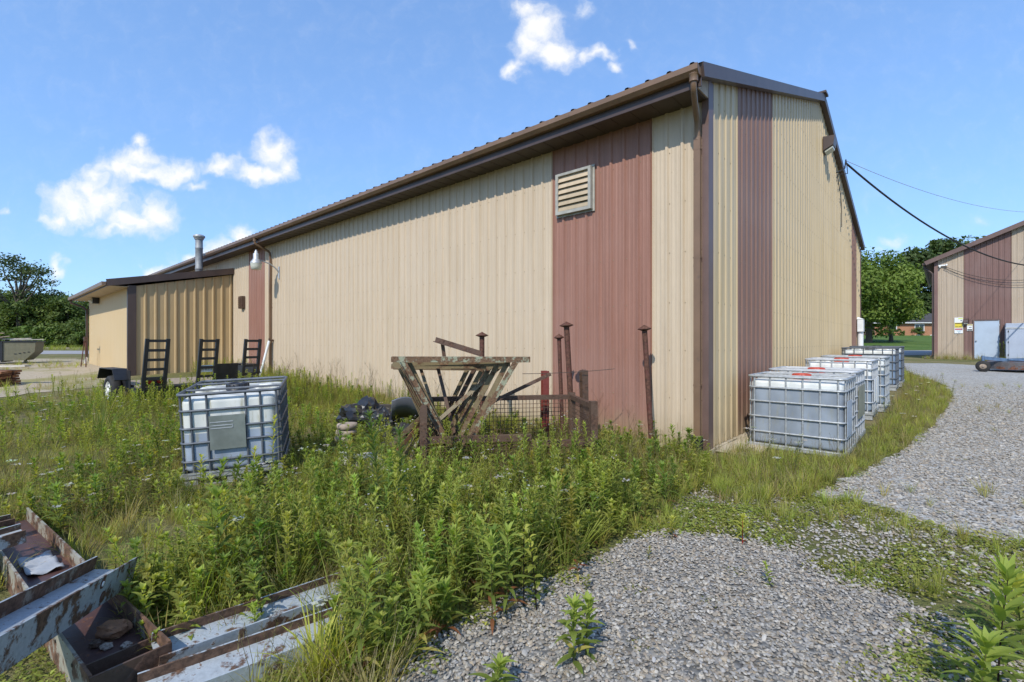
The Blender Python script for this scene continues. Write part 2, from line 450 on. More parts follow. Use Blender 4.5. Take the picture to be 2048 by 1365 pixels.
    for (x, yy, rx, ry, k) in blobs:
        a = N('ShaderNodeVectorMath', operation='SUBTRACT'); L(p, a.inputs[0]); a.inputs[1].default_value = ((x - CX) / F, -(yy - CY) / F, 0)
        b = N('ShaderNodeVectorMath', operation='MULTIPLY'); L(a.outputs[0], b.inputs[0]); b.inputs[1].default_value = (F / rx / 1.34, F / ry / 1.34, 0)
        c = N('ShaderNodeVectorMath', operation='LENGTH'); L(b.outputs[0], c.inputs[0])
        v = mth('MULTIPLY', mth('SUBTRACT', 1.0, c.outputs['Value'], True), k)
        if D is None: D = v
        else:
            m = N('ShaderNodeMath', operation='SMOOTH_MAX'); L(D, m.inputs[0]); L(v, m.inputs[1]); m.inputs[2].default_value = .18; D = m.outputs[0]
    fb = N('ShaderNodeTexNoise'); fb.inputs['Scale'].default_value = 22; fb.inputs['Detail'].default_value = 8; fb.inputs['Roughness'].default_value = .62; L(p, fb.inputs['Vector'])
    d2 = mth('ADD', D, mth('MULTIPLY', mth('SUBTRACT', fb.outputs['Fac'], .5), 1.05))
    mr = N('ShaderNodeMapRange', interpolation_type='SMOOTHSTEP'); L(d2, mr.inputs['Value']); mr.inputs['From Min'].default_value = -.02; mr.inputs['From Max'].default_value = .95
    has = N('ShaderNodeMapRange', interpolation_type='SMOOTHSTEP'); L(D, has.inputs['Value']); has.inputs['From Min'].default_value = .06; has.inputs['From Max'].default_value = .30
    alpha = mth('MULTIPLY', mth('MULTIPLY', mr.outputs[0], has.outputs[0]), .96)
    # cloud colour: sunlit white, slightly blue-grey where thin or low in its body
    fb2 = N('ShaderNodeTexNoise'); fb2.inputs['Scale'].default_value = 9; fb2.inputs['Detail'].default_value = 4; L(p, fb2.inputs['Vector'])
    cc = N('ShaderNodeMix', data_type='RGBA'); mr2 = N('ShaderNodeMapRange', interpolation_type='SMOOTHSTEP'); L(mth('ADD', mth('MULTIPLY', fb2.outputs['Fac'], .6), mth('MULTIPLY', d2, .5)), mr2.inputs['Value']); mr2.inputs['From Min'].default_value = .25; mr2.inputs['From Max'].default_value = .75; L(mr2.outputs[0], cc.inputs[0])
    k = CLOUD_L
    cc.inputs[6].default_value = (.78 * k, .86 * k, 1.0 * k, 1); cc.inputs[7].default_value = (1.06 * k, 1.05 * k, 1.03 * k, 1)
    mx = N('ShaderNodeMix', data_type='RGBA'); L(alpha, mx.inputs[0]); L(tint.outputs[2], mx.inputs[6]); L(cc.outputs[2], mx.inputs[7])
    L(mx.outputs[2], bg.inputs['Color']); bg.inputs['Strength'].default_value = SKY_S
SKY_S = .15
SKY_G = .55
SKY_T = (1.30, 1.88, 2.72)
CLOUD_L = 5.9
make_world()

# ================================================================== ground zones, laid out on the ground itself
def gpoly(pts): return [on_ground(*p) for p in pts]

PX_GRAVEL_FRONT = [(790, 1365), (860, 1300), (930, 1245), (1000, 1205), (1060, 1180), (1130, 1150), (1180, 1130), (1250, 1090), (1320, 1066), (1400, 1068), (1490, 1088), (1590, 1108), (1640, 1150), (1690, 1165), (1760, 1185), (1850, 1230), (1900, 1300), (1960, 1365), (2300, 2200), (300, 2400)]
PX_GRAVEL_ROAD = [(1628, 990), (1720, 945), (1800, 905), (1870, 850), (1905, 800), (1893, 772), (1840, 754), (1812, 742), (1806, 727), (1880, 727), (2060, 738), (2700, 800), (3200, 1200), (2048, 1085), (1960, 1075), (1870, 1060), (1780, 1024), (1700, 1005), (1650, 1002)]
W_GF = gpoly(PX_GRAVEL_FRONT); W_GR = gpoly(PX_GRAVEL_ROAD)

def inpoly(poly, X, Y):
    X = np.asarray(X); Y = np.asarray(Y); c = np.zeros(X.shape, bool); n = len(poly)
    for i in range(n):
        x1, y1 = poly[i][0], poly[i][1]; x2, y2 = poly[i - 1][0], poly[i - 1][1]
        k = (y1 > Y) != (y2 > Y)
        c ^= k & (X < (x2 - x1) * (Y - y1) / (y2 - y1 + 1e-12) + x1)
    return c

from mathutils.geometry import delaunay_2d_cdt
def sheet(name, poly, dz, step, mat, jitter=.06, kind='structure', seed=1, lift=None):
    r = random.Random(seed); b = []
    n = len(poly)
    for i in range(n):
        p = Vector(poly[i][:2]); q = Vector(poly[(i + 1) % n][:2]); m = max(1, int((q - p).length / (step * .5)))
        m = min(m, 60)
        for k in range(m):
            v = p.lerp(q, k / m); j = jitter * min(1, (q - p).length)
            b.append(Vector((v.x + r.uniform(-j, j), v.y + r.uniform(-j, j))))
    xs = [v.x for v in b]; ys = [v.y for v in b]
    gx = np.arange(min(xs), max(xs), step); gy = np.arange(min(ys), max(ys), step)
    XX, YY = np.meshgrid(gx, gy); k = inpoly(b, XX, YY)
    pts = b + [Vector((float(x), float(y))) for x, y in zip(XX[k], YY[k])]
    vs_, es_, fs_, *_ = delaunay_2d_cdt(pts, [], [list(range(len(b)))], 2, 1e-5)
    me = bpy.data.meshes.new(name)
    me.from_pydata([(v.x, v.y, gz(v.x, v.y) + dz) for v in vs_], [], [list(f) for f in fs_])
    me.materials.append(mat); me.update()
    bm = bmesh.new(); bm.from_mesh(me); bmesh.ops.recalc_face_normals(bm, faces=bm.faces)
    if sum(f.normal.z for f in bm.faces) < 0: bmesh.ops.reverse_faces(bm, faces=bm.faces)
    bm.to_mesh(me); bm.free()
    o = bpy.data.objects.new(name, me); COL.objects.link(o)
    o['kind'] = kind
    return o

def ground_mat():
    nt = NT('meadow_soil'); tc = nt.n('ShaderNodeTexCoord').outputs['Object']
    f = nt.noise(tc, .5, 5, .6); g = nt.noise(tc, 5, 6, .65); h = nt.noise(tc, 40, 4, .7)
    c = nt.mix(nt.ramp(f, .35, .65), (.15, .15, .055), (.26, .21, .11))
    c = nt.mix(nt.math('MULTIPLY', nt.ramp(g, .4, .7), .7), c, (.14, .165, .045))
    c = nt.mix(nt.math('MULTIPLY', nt.ramp(h, .5, .7), .6), c, (.30, .24, .14))
    bsdf(nt, c, .95, 0, .1, nt.math('ADD', g, h), .8, .05)
    return nt.m
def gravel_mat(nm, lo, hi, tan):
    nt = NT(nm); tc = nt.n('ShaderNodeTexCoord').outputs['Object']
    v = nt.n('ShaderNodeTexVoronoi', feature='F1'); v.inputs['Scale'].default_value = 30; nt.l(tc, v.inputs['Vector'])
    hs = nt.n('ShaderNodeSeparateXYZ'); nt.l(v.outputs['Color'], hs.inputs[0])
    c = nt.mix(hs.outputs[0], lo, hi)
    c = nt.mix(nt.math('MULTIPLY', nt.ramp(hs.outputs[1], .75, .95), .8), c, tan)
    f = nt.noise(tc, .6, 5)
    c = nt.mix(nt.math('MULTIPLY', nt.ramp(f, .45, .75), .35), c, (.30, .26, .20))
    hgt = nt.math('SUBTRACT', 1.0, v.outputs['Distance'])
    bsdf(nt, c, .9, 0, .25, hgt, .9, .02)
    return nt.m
def asphalt_mat():
    nt = NT('grey_asphalt'); tc = nt.n('ShaderNodeTexCoord').outputs['Object']
    f = nt.noise(tc, .3, 5); g = nt.noise(tc, 30, 4)
    c = nt.mix(nt.ramp(f, .3, .7), (.30, .29, .29), (.38, .37, .36)); c = nt.mix(nt.math('MULTIPLY', g, .4), c, (.22, .21, .21))
    bsdf(nt, c, .95, 0, .05, g, .2); return nt.m
def lawn_mat():
    nt = NT('mown_lawn'); tc = nt.n('ShaderNodeTexCoord').outputs['Object']
    f = nt.noise(tc, .25, 5); g = nt.noise(tc, 6, 6, .7)
    c = nt.mix(nt.ramp(f, .3, .7), (.075, .135, .028), (.125, .18, .045)); c = nt.mix(nt.math('MULTIPLY', nt.ramp(g, .4, .7), .5), c, (.05, .09, .02))
    bsdf(nt, c, .9, 0, .1, g, .8, .1); return nt.m
def dirt_mat():
    nt = NT('pale_dirt'); tc = nt.n('ShaderNodeTexCoord').outputs['Object']
    f = nt.noise(tc, .45, 6, .65); g = nt.noise(tc, 18, 6, .7)
    c = nt.mix(nt.ramp(g, .3, .7), (.33, .27, .19), (.47, .40, .30))
    c = nt.mix(nt.math('MULTIPLY', nt.ramp(f, .48, .62), .75), c, (.23, .22, .07))
    bsdf(nt, c, .95, 0, .1, g, .5, .03); return nt.m
def dark_soil_mat():
    nt = NT('shaded_soil'); tc = nt.n('ShaderNodeTexCoord').outputs['Object']
    g = nt.noise(tc, 9, 6, .7)
    bsdf(nt, nt.mix(nt.ramp(g, .35, .65), (.045, .035, .025), (.10, .085, .05)), .95, 0, .1, g, .8, .04); return nt.m

def make_ground():
    # one sheet out to the horizon, finer near the viewer
    rs = np.concatenate([[0.0], np.geomspace(.4, 1500, 90)]); th = np.linspace(0, 2 * math.pi, 145)[:-1]
    V = [(0, 0, 0)]
    for r in rs[1:]:
        for a in th: V.append((r * math.sin(a), r * math.cos(a), gz(r * math.sin(a), r * math.cos(a)) - .004))
    n = len(th); Fc = [(0, 1 + (i + 1) % n, 1 + i) for i in range(n)]
    for k in range(len(rs) - 2):
        for i in range(n):
            j = (i + 1) % n
            Fc.append((1 + k * n + i, 1 + k * n + j, 1 + (k + 1) * n + j, 1 + (k + 1) * n + i))
    mb = MB(); mb.add(V, Fc, 0, True)
    o = mb.build('ground', ground_mat()); o['kind'] = 'structure'
    me = o.data; bm = bmesh.new(); bm.from_mesh(me); bmesh.ops.recalc_face_normals(bm, faces=bm.faces)
    if sum(f.normal.z for f in bm.faces) < 0: bmesh.ops.reverse_faces(bm, faces=bm.faces)
    bm.to_mesh(me); bm.free()
make_ground()
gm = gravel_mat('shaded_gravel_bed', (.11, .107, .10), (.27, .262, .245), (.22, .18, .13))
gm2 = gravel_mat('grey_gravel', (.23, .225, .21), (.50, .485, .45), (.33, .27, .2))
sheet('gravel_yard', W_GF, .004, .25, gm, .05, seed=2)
sheet('gravel_lane', W_GR, .004, .5, gm2, .08, seed=3)
sheet('dirt_lot', gpoly([(-500, 800), (0, 796), (60, 788), (140, 780), (215, 772), (262, 770), (205, 727), (150, 718), (-300, 718)]), .006, .5, dirt_mat(), .15, seed=4)
am = asphalt_mat()
sheet('road', [(-75, 33.2), (-20, 33.6), (-14, 34), (-14, 39.5), (-20, 40), (-75, 41)], .008, 1.5, am, .1, seed=5)
sheet('service_road', [(-85, 46), (-18, 46), (-18, 48.2), (-85, 48.6)], .008, 2, dirt_mat(), .1, seed=6)
sheet('street', [(18, 33.2), (70, 33.0), (70, 44.3), (18, 45)], .008, 1.5, am, .1, seed=7)
sheet('lawn', [(10, 45.8), (110, 45), (190, 106), (50, 106), (22, 70)], .008, 2.5, lawn_mat(), .3, seed=8)
# ================================================================== warehouse (local x = along the gable, y = along the long wall)
C0 = Vector((2.589, 6.352, 0)); D1 = Vector((-.7435, .6688, 0)); D2 = Vector((.6684, .7438, 0))
WROT = math.atan2(D2.y, D2.x)
def wloc(b, a, z=0): return C0 + D2 * b + D1 * a + Vector((0, 0, z))

def rib_profile(s0, s1, pitch, phase, rh=.019, minor=.004, rw=.034):
    """list of (s, out) along a ribbed sheet between s0 and s1"""
    pts = [(s0, 0)]
    k = math.floor((s0 - phase) / pitch) - 1
    while True:
        c = phase + k * pitch; k += 1
        if c - pitch > s1: break
        row = [(c - rw, 0), (c - rw * .42, rh), (c + rw * .42, rh), (c + rw, 0)]
        if minor:
            for q in (.36, .64):
                m = c + pitch * q
                row += [(m - .016, 0), (m - .008, minor), (m + .008, minor), (m + .016, 0)]
        for s, o in row:
            if s0 + 1e-4 < s < s1 - 1e-4: pts.append((s, o))
    pts.append((s1, 0))
    return pts

def ribbed(name, axis, s0, s1, pitch, phase, zb, ztop, mat, parent, base=0.0, sign=-1, rows=(), label=None, off=(0, 0), rh=.019, minor=.004, rw=.034, screws=True):
    mb = MB(); pr = rib_profile(s0, s1, pitch, phase, rh, minor, rw)
    zt = ztop if callable(ztop) else (lambda s: ztop)
    vs = []
    for s, o in pr:
        d = base + sign * o
        for z in (zb, zt(s)):
            vs.append(((d, s, z) if axis == 'y' else (s, d, z)))
    fs = []
    for i in range(len(pr) - 1):
        q = (2 * i, 2 * i + 2, 2 * i + 3, 2 * i + 1)
        fs.append(q if (axis == 'x') == (sign < 0) else q[::-1])
    mb.add(vs, fs)
    if screws:
        k = math.ceil((s0 - phase) / pitch); c = phase + k * pitch
        while c < s1 - .05:
            for zr in rows:
                if zr < zt(c) - .05:
                    sp = c - rw * 1.25
                    if sp > s0:
                        z = zr + random.uniform(-.006, .006)
                        ctr = (base + sign * .0, sp, z) if axis == 'y' else (sp, base, z)
                        ax = (sign, 0, 0) if axis == 'y' else (0, sign, 0)
                        mb.lathe([(.0075, -.001), (.0075, .004), (.005, .006)], 6, ctr, ax, 1, False)
            c += pitch
    mb.v = [(x - off[0], y - off[1], z) for x, y, z in mb.v]
    return mb.build(name, [mat, M['screw']], parent, label=label)

WW, WL, EH = 15.9, 34.0, 4.73          # width, length, eave wall height
RB, RZ = 7.77, 7.70                     # ridge position and height at the rake top
def rake_z(b):                          # top of roof over the gable
    return 4.94 + (b + .47) / (RB + .47) * (RZ - 4.94) if b < RB else RZ - (b - RB) / (16.1 - RB) * (RZ - 5.12)
ROWS = (.08, .71, 1.37, 2.03, 2.73, 3.42, 4.12)

wh = thing('warehouse', 'long beige steel warehouse with maroon stripes and a gable end', 'warehouse', C0, WROT)
P = .222
for s0, s1, m, lb in ((.05, .777, 'beige', None), (.777, 2.553, 'maroon', 'wide maroon stripe beside the louvred vent'), (2.553, 14.73, 'beige', None), (14.73, 16.17, 'maroon', 'far maroon stripe behind the yard lamp'), (16.17, WL, 'beige', None)):
    ribbed('wall_panel', 'y', s0, s1, P, .777, .06, EH - .03, M[m], wh, rows=ROWS, label=lb, rh=.027, rw=.032)
gt = lambda b: rake_z(b) - .10
for s0, s1, m, lb in ((.14, 1.227, 'gbeige', None), (1.227, 3.233, 'gmaroon', 'maroon stripe on the gable end'), (3.233, 13.6, 'gbeige', None), (13.6, 14.9, 'gmaroon', 'far maroon stripe on the gable end'), (14.9, WW - .05, 'gbeige', None)):
    ribbed('gable_panel', 'x', s0, s1, .25, 1.227, .06, gt, M[m], wh, rows=ROWS + (4.8, 5.5, 6.2, 6.9), label=lb, rh=.020, rw=.034)
ribbed('rear_wall', 'y', 0.05, WL, .9, 0, .06, EH + .15, M['beige'], wh, base=WW, sign=1, screws=False)
ribbed('end_wall', 'x', 0.05, WW - .05, .9, 0, .06, gt, M['beige'], wh, base=WL, sign=1, screws=False)
mb = MB(); mb.box(-.03, -.05, -.4, WW, WL + .05, .055); mb.build('foundation', M['concrete'], wh)
# corner trims
mb = MB(); mb.box(-.034, -.034, .03, .145, -.0, EH + .22); mb.box(-.034, 0.0, .03, .0, .055, EH - .03)
mb.build('corner_trim', M['purple'], wh)
mb = MB(); mb.box(WW - .12, -.034, .03, WW + .03, 0, 5.0); mb.build('corner_trim', M['purple'], wh)
# roof
def roof_sheet():
    mb = MB(); pr = rib_profile(-.12, WL + .15, .3, 0, .04, 0, .045)
    vs = []
    for s, o in pr:
        vs += [(-.52, s, 4.935 + o), (RB, s, RZ - .03 + o), (16.12, s, 5.05 + o)]
    fs = []
    for i in range(len(pr) - 1):
        a, b = 3 * i, 3 * i + 3
        fs += [(a, a + 1, b + 1, b), (a + 1, a + 2, b + 2, b + 1)]
    mb.add(vs, fs)
    return mb.build('roof', M['roof'], wh)
rf = roof_sheet()
mb = MB(); mb.bar((RB, -.18, RZ + .02), (RB, WL + .18, RZ + .02), .34, .05); mb.build('ridge_cap', M['brown'], rf)
mb = MB(); mb.box(-.455, -.01, 4.69, -.002, WL, 4.705)
for k in range(112): mb.box(-.45, k * .305, 4.684, -.02, k * .305 + .012, 4.69)
mb.build('soffit', M['soffit'], wh)
mb = MB(); mb.box(-.475, -.10, 4.665, -.457, WL, 4.868); mb.build('fascia', M['brown'], wh)
mb = MB()   # K-style gutter, open on top
sec = [(-.477, 4.785), (-.477, 4.868), (-.485, 4.868), (-.485, 4.795), (-.545, 4.795), (-.585, 4.84), (-.585, 4.895), (-.560, 4.895), (-.560, 4.905), (-.600, 4.905), (-.600, 4.835), (-.555, 4.785)]
n = len(sec); y0, y1 = -.10, WL
mb.add([(x, y0, z) for x, z in sec] + [(x, y1, z) for x, z in sec], [(i, (i + 1) % n, n + (i + 1) % n, n + i) for i in range(n)] + [tuple(range(n))[::-1]])
mb.add([(x, y0 - .002, z) for x, z in ((-.477, 4.785), (-.477, 4.868), (-.585, 4.895), (-.6, 4.905), (-.6, 4.835), (-.555, 4.785))], [(0, 1, 2, 3, 4, 5)])
mb.build('gutter', M['copper'], wh)
# rakes
mb = MB(); mb.sweep([(-.055, -.17), (.055, -.17), (.055, 0), (-.055, 0)], (-.5, -.078, 4.945), (RB, -.078, RZ + .02)); mb.build('rake_trim', M['brown'], wh)
mb = MB(); mb.sweep([(-.055, -.17), (.055, -.17), (.055, 0), (-.055, 0)], (RB + .003, -.078, RZ + .02), (16.14, -.078, 5.12)); mb.build('rake_trim', M['brown'], wh)
mb = MB(); q = [(-.455, 4.70), (-.035, 4.70), (-.035, 4.93), (-.455, 4.79)]
mb.add([(x, -.03, z) for x, z in q] + [(x, -.012, z) for x, z in q], [(0, 1, 2, 3), (7, 6, 5, 4), (0, 4, 5, 1), (1, 5, 6, 2), (2, 6, 7, 3), (3, 7, 4, 0)]); mb.build('eave_closure', M['conc2'], wh)
# downspouts
def downspout(a, parent, xg=-.54, zg=4.79, zend=.12, boot=False, name='downspout', ao=None):
    mb = MB(); w, d = .085, .065
    ao = a if ao is None else ao
    mb.lathe([(.055, -.02), (.055, .06), (.06, .065), (.06, .075)], 12, (xg, ao, zg - .06), (0, 0, 1))
    mb.tube([(xg, ao, zg - .04), (xg, ao, zg - .12), (xg + .06, lerp(ao, a, .15), zg - .19), (-.14, lerp(ao, a, .9), zg - .34), (-.08, a, zg - .40), (-.068, a, zg - .62)], .038, 10)
    mb.bar((-.068, a, zg - .58), (-.068, a, zend), w, d, (1, 0, 0))
    for z in (zg - .75, 2.6, .9): mb.box(-.102, a - .048, z, -.02, a + .048, z + .02)
    o = mb.build(name, M['copper'], parent)
    if boot:
        b = MB(); prof = []
        for k in range(14): prof += [(.068, k * .022), (.082, k * .022 + .011)]
        b.lathe(prof, 16, (-.09, a, -.06), (-.05, 0, 1)); b.build('drain_boot', M['rubber'], o)
    return o
downspout(.10, wh, boot=True, ao=-.03); downspout(14.11, wh)

# ---- fittings on the warehouse walls (each a thing of its own)
def wall_vent():
    t = thing('louvred_vent', 'square louvred vent with beige slats in a grey metal frame on the maroon stripe', 'vent', wloc(0, 2.09, 3.57), WROT)
    w, h = .68, .67
    f = MB(); e = .05
    f.box(-.10, -w / 2, 0, -.02, -w / 2 + e, h); f.box(-.10, w / 2 - e, 0, -.02, w / 2, h)
    f.box(-.10, -w / 2 + e, 0, -.02, w / 2 - e, e); f.box(-.10, -w / 2 + e, h - e * .8, -.02, w / 2 - e, h)
    f.box(-.03, -w / 2 - .03, -.03, -.021, w / 2 + .03, h + .03)
    f.build('frame', M['ventframe'], t)
    s = MB(); n = 6; p = (h - 2 * e) / n
    for k in range(n):
        z = e + k * p
        s.add([(-.095, -w / 2 + e, z + .004), (-.095, w / 2 - e, z + .004), (-.052, w / 2 - e, z + p * 1.05), (-.052, -w / 2 + e, z + p * 1.05),
               (-.088, -w / 2 + e, z), (-.088, w / 2 - e, z), (-.046, w / 2 - e, z + p * 1.05), (-.046, -w / 2 + e, z + p * 1.05)],
              [(0, 1, 2, 3)[::-1], (4, 5, 6, 7), (0, 1, 5, 4), (3, 2, 6, 7)[::-1], (0, 3, 7, 4)[::-1], (1, 2, 6, 5)])
    s.build('slats', M['beige'], t)
    b = MB(); b.box(-.036, -w / 2 + e, e, -.032, w / 2 - e, h - e); b.build('dark_core', M['black'], t)
wall_vent()
def yard_lamp():
    t = thing('yard_lamp', 'galvanised yard lamp on a curved arm fixed to the long wall', 'lamp', wloc(0, 13.52, 3.69), WROT)
    m = MB(); m.box(-.045, -.04, -.18, -.02, .04, .2); m.build('bracket', M['galv'], t)
    m = MB(); m.tube([(-.04, 0, .02), (-.14, 0, .14), (-.3, 0, .25), (-.5, 0, .31), (-.66, 0, .32)], .022, 8); m.build('arm', M['galv'], t)
    m = MB(); m.lathe([(.17, .10), (.165, .13), (.10, .22), (.085, .25), (.085, .40), (.05, .42), (.05, .47), (.03, .49), (.03, .52)], 20, (-.72, 0, .12)); m.build('lamp_head', M['galv'], t)
    m = MB(); m.lathe([(.10, -.10), (.135, -.09), (.155, .0), (.165, .095)], 20, (-.72, 0, .12)); m.build('lamp_lens', M['glass'], t)
yard_lamp()
def small_wall_box():
    t = thing('wall_vent', 'small rusty brown louvred box high on the wall beside the lean-to', 'vent', wloc(0, 16.66, 2.68), WROT)
    m = MB(); m.box(-.14, -.17, 0, -.02, .17, .45); m.build('body', M['rustbrown'], t, bevel=.006)
    m = MB()
    for k in range(5): m.box(-.158, -.13, .05 + k * .075, -.142, .13, .09 + k * .075)
    m.build('slats', M['rustbrown'], t)
small_wall_box()
def wall_pack():
    t = thing('wall_floodlight', 'brown box floodlight with a glass front high on the gable', 'light', wloc(8.35, 0, 6.42), WROT)
    m = MB(); m.add([(-.2, -.02, .0), (.2, -.02, .0), (.2, -.02, .38), (-.2, -.02, .38), (-.19, -.25, .12), (.19, -.25, .12), (.19, -.28, .36), (-.19, -.28, .36)],
                    [(0, 1, 2, 3)[::-1], (4, 5, 6, 7), (0, 1, 5, 4), (1, 2, 6, 5), (2, 3, 7, 6), (3, 0, 4, 7)])
    m.build('housing', M['brown'], t, bevel=.012)
    m = MB(); m.add([(-.16, -.06, .01), (.16, -.06, .01), (.16, -.235, .10), (-.16, -.235, .10), (-.15, -.06, -.03), (.15, -.06, -.03), (.15, -.23, .06), (-.15, -.23, .06)],
                    [(0, 1, 2, 3), (4, 5, 6, 7)[::-1], (0, 1, 5, 4)[::-1], (1, 2, 6, 5)[::-1], (2, 3, 7, 6)[::-1], (3, 0, 4, 7)[::-1]])
    m.build('lens', M['glass'], t)
wall_pack()
def meter_riser():
    t = thing('conduit_riser', 'white conduit riser with a small box head at the far end of the gable', 'conduit', wloc(14.9, -.12, gz(*wloc(14.9, -.12)[:2])), WROT)
    m = MB(); m.tube([(0, 0, -.2), (0, 0, 1.5)], .09, 12); m.build('pipe', M['white'], t)
    m = MB(); m.box(-.16, -.10, 1.5, .16, .08, 1.95); m.add([(-.18, -.12, 1.95), (.18, -.12, 1.95), (.18, .09, 1.95), (-.18, .09, 1.95), (-.1, .05, 2.03), (.1, .05, 2.03), (.1, .09, 2.03), (-.1, .09, 2.03)], [(3, 2, 1, 0), (4, 5, 6, 7), (0, 1, 5, 4), (1, 2, 6, 5), (2, 3, 7, 6), (3, 0, 4, 7)])
    m.build('head', M['white'], t, bevel=.01)
meter_riser()
def standpipe():
    p = wloc(-.35, 14.0, 0); g = gz(p.x, p.y)
    t = thing('standpipe', 'white plastic standpipe leaning at the long wall under the lamp', 'pipe', (p.x, p.y, g), WROT)
    m = MB(); m.tube([(-.12, 0, -.1), (.2, 0, 1.18)], .04, 10); m.build('pipe', M['white'], t)
    m = MB(); m.tube([(.2, 0, 1.16), (.205, 0, 1.26)], .03, 8); m.tube([(.19, 0, 1.19), (.33, 0, 1.2)], .035, 8); m.build('tap', M['rustbrown'], t)
standpipe()

# ================================================================== lean-to on the far end of the long wall
LW, LA, LB = 3.162, 17.75, 26.3
lc = wloc(-LW, LA)
lt = thing('lean_to', 'low tan lean-to with a brown shed roof against the warehouse', 'building', lc, WROT)
off = (-LW, LA)
lz = lambda b: 3.30 + (b + LW) / LW * .72
ribbed('front_wall', 'x', -LW + .10, -.03, .29, -LW + .16, .05, lambda b: lz(b), M['tan'], lt, base=LA, sign=-1, off=off, rh=.038, minor=0, rw=.045, screws=False)
ribbed('side_wall', 'y', LA + .02, LB, .2, LA, .1, 3.30, M['tan2'], lt, base=-LW, sign=1, off=off, rh=.006, minor=0, rw=.012, screws=False)
ribbed('end_wall', 'x', -LW, -.03, .3, -LW, .05, lambda b: lz(b), M['tan'], lt, base=LB, sign=1, off=off, minor=0, screws=False)
mb = MB(); mb.box(-.03, -.045, -.02, .20, -.0, 3.35); mb.box(-.03, .0, -.02, -.002, .09, 3.27); mb.build('corner_trim', M['brown'], lt)
mb = MB(); mb.box(-.06, -.06, -.5, LW, LB - LA + .05, .04); mb.build('foundation', M['concrete'], lt)
rs = (4.13 - 3.36) / 3.72
mb = MB()
q = [(-.56, 3.36), (LW - .02, 4.13), (LW - .02, 4.20), (-.56, 3.43)]
mb.add([(x, -.10, z) for x, z in q] + [(x, LB - LA + .12, z) for x, z in q], [(0, 1, 2, 3)[::-1], (4, 5, 6, 7), (0, 1, 5, 4)[::-1], (1, 2, 6, 5)[::-1], (2, 3, 7, 6)[::-1], (3, 0, 4, 7)[::-1]][::1])
lroof = mb.build('roof', M['roof'], lt)
mb = MB(); mb.sweep([(-.02, -.10), (.02, -.10), (.02, .12), (-.02, .12)], (-.57, -.125, 3.37), (LW - .02, -.125, 4.14)); mb.build('rake_trim', M['brown'], lt)
mb = MB(); mb.box(-.55, -.09, 3.285, -.005, LB - LA + .1, 3.30)
mb.build('soffit', M['tsoffit'], lt)
mb = MB(); mb.box(-.575, -.10, 3.26, -.552, LB - LA + .12, 3.43); mb.build('fascia', M['brown'], lt)
mb = MB(); mb.sweep([(-.05, -.06), (.05, -.06), (.06, .05), (-.06, .05)], (-.637, -.08, 3.36), (-.637, LB - LA + .15, 3.36)); mb.build('gutter', M['copper'], lt)
mb = MB(); L_ = LB - LA
mb.tube([(-.62, L_ + .02, 3.32), (-.6, L_ + .02, 3.18), (-.2, L_ + .03, 3.02), (-.09, L_ + .03, 2.9)], .045, 8)
mb.bar((-.07, L_ + .0, 2.95), (-.07, L_ + .0, .75), .10, .08, (1, 0, 0)); mb.build('downspout', M['brown'], lt)
mb = MB(); mb.tube([(-.08, L_, .78), (-.10, L_ - .02, .5), (-.25, L_ - .2, .42), (-.4, L_ - .5, .40)], .055, 8); mb.build('drain_pipe', M['white'], lt)
fx, fy = 2.36, 1.25
mb = MB(); mb.lathe([(.125, 3.86), (.125, 4.25), (.135, 4.26), (.135, 4.30), (.125, 4.31), (.125, 5.05), (.133, 5.06), (.133, 5.1), (.125, 5.11), (.125, 5.42)], 20, (fx, fy, 0)); fl = mb.build('flue_pipe', M['flue'], lroof)
mb = MB(); mb.lathe([(.14, 5.40), (.16, 5.42), (.16, 5.47), (.20, 5.49), (.20, 5.56), (.12, 5.60)], 20, (fx, fy, 0)); mb.build('flue_cap', M['dullgalv'], fl)

def leanto_light():
    p = wloc(-LW, 23.6, 3.02)
    t = thing('wall_floodlight', 'small dark floodlight under the eave of the lean-to', 'light', p, WROT)
    m = MB(); m.box(-.22, -.14, .02, -.02, .14, .26); m.build('housing', M['black'], t, bevel=.015)
    m = MB(); m.add([(-.225, -.12, .03), (-.225, .12, .03), (-.34, .12, .12), (-.34, -.12, .12), (-.225, -.12, .22), (-.225, .12, .22)], [(0, 1, 2, 3), (3, 2, 5, 4), (0, 3, 4), (1, 5, 2), (0, 4, 5, 1)]); m.build('lens', M['glass'], t)
leanto_light()
def pipe_stand():
    p = wloc(-LW - .45, 23.7); g = gz(p.x, p.y)
    t = thing('pipe_stand', 'thin rusty pipe stand with a tap beside the lean-to wall', 'pipe stand', (p.x, p.y, g), WROT)
    m = MB()
    m.tube([(0, -.45, -.1), (0, -.42, 1.15)], .02, 6); m.tube([(-.1, .1, -.1), (0, -.1, 1.15)], .018, 6); m.tube([(.1, .35, -.1), (.02, .0, 1.15)], .018, 6)
    m.tube([(0, -.5, 1.15), (0, .22, 1.15)], .022, 6); m.build('pipes', M['rust'], t)
    m = MB(); m.box(-.06, -.5, 1.05, .06, -.34, 1.22); m.build('tap', M['rustbrown'], t)
pipe_stand()

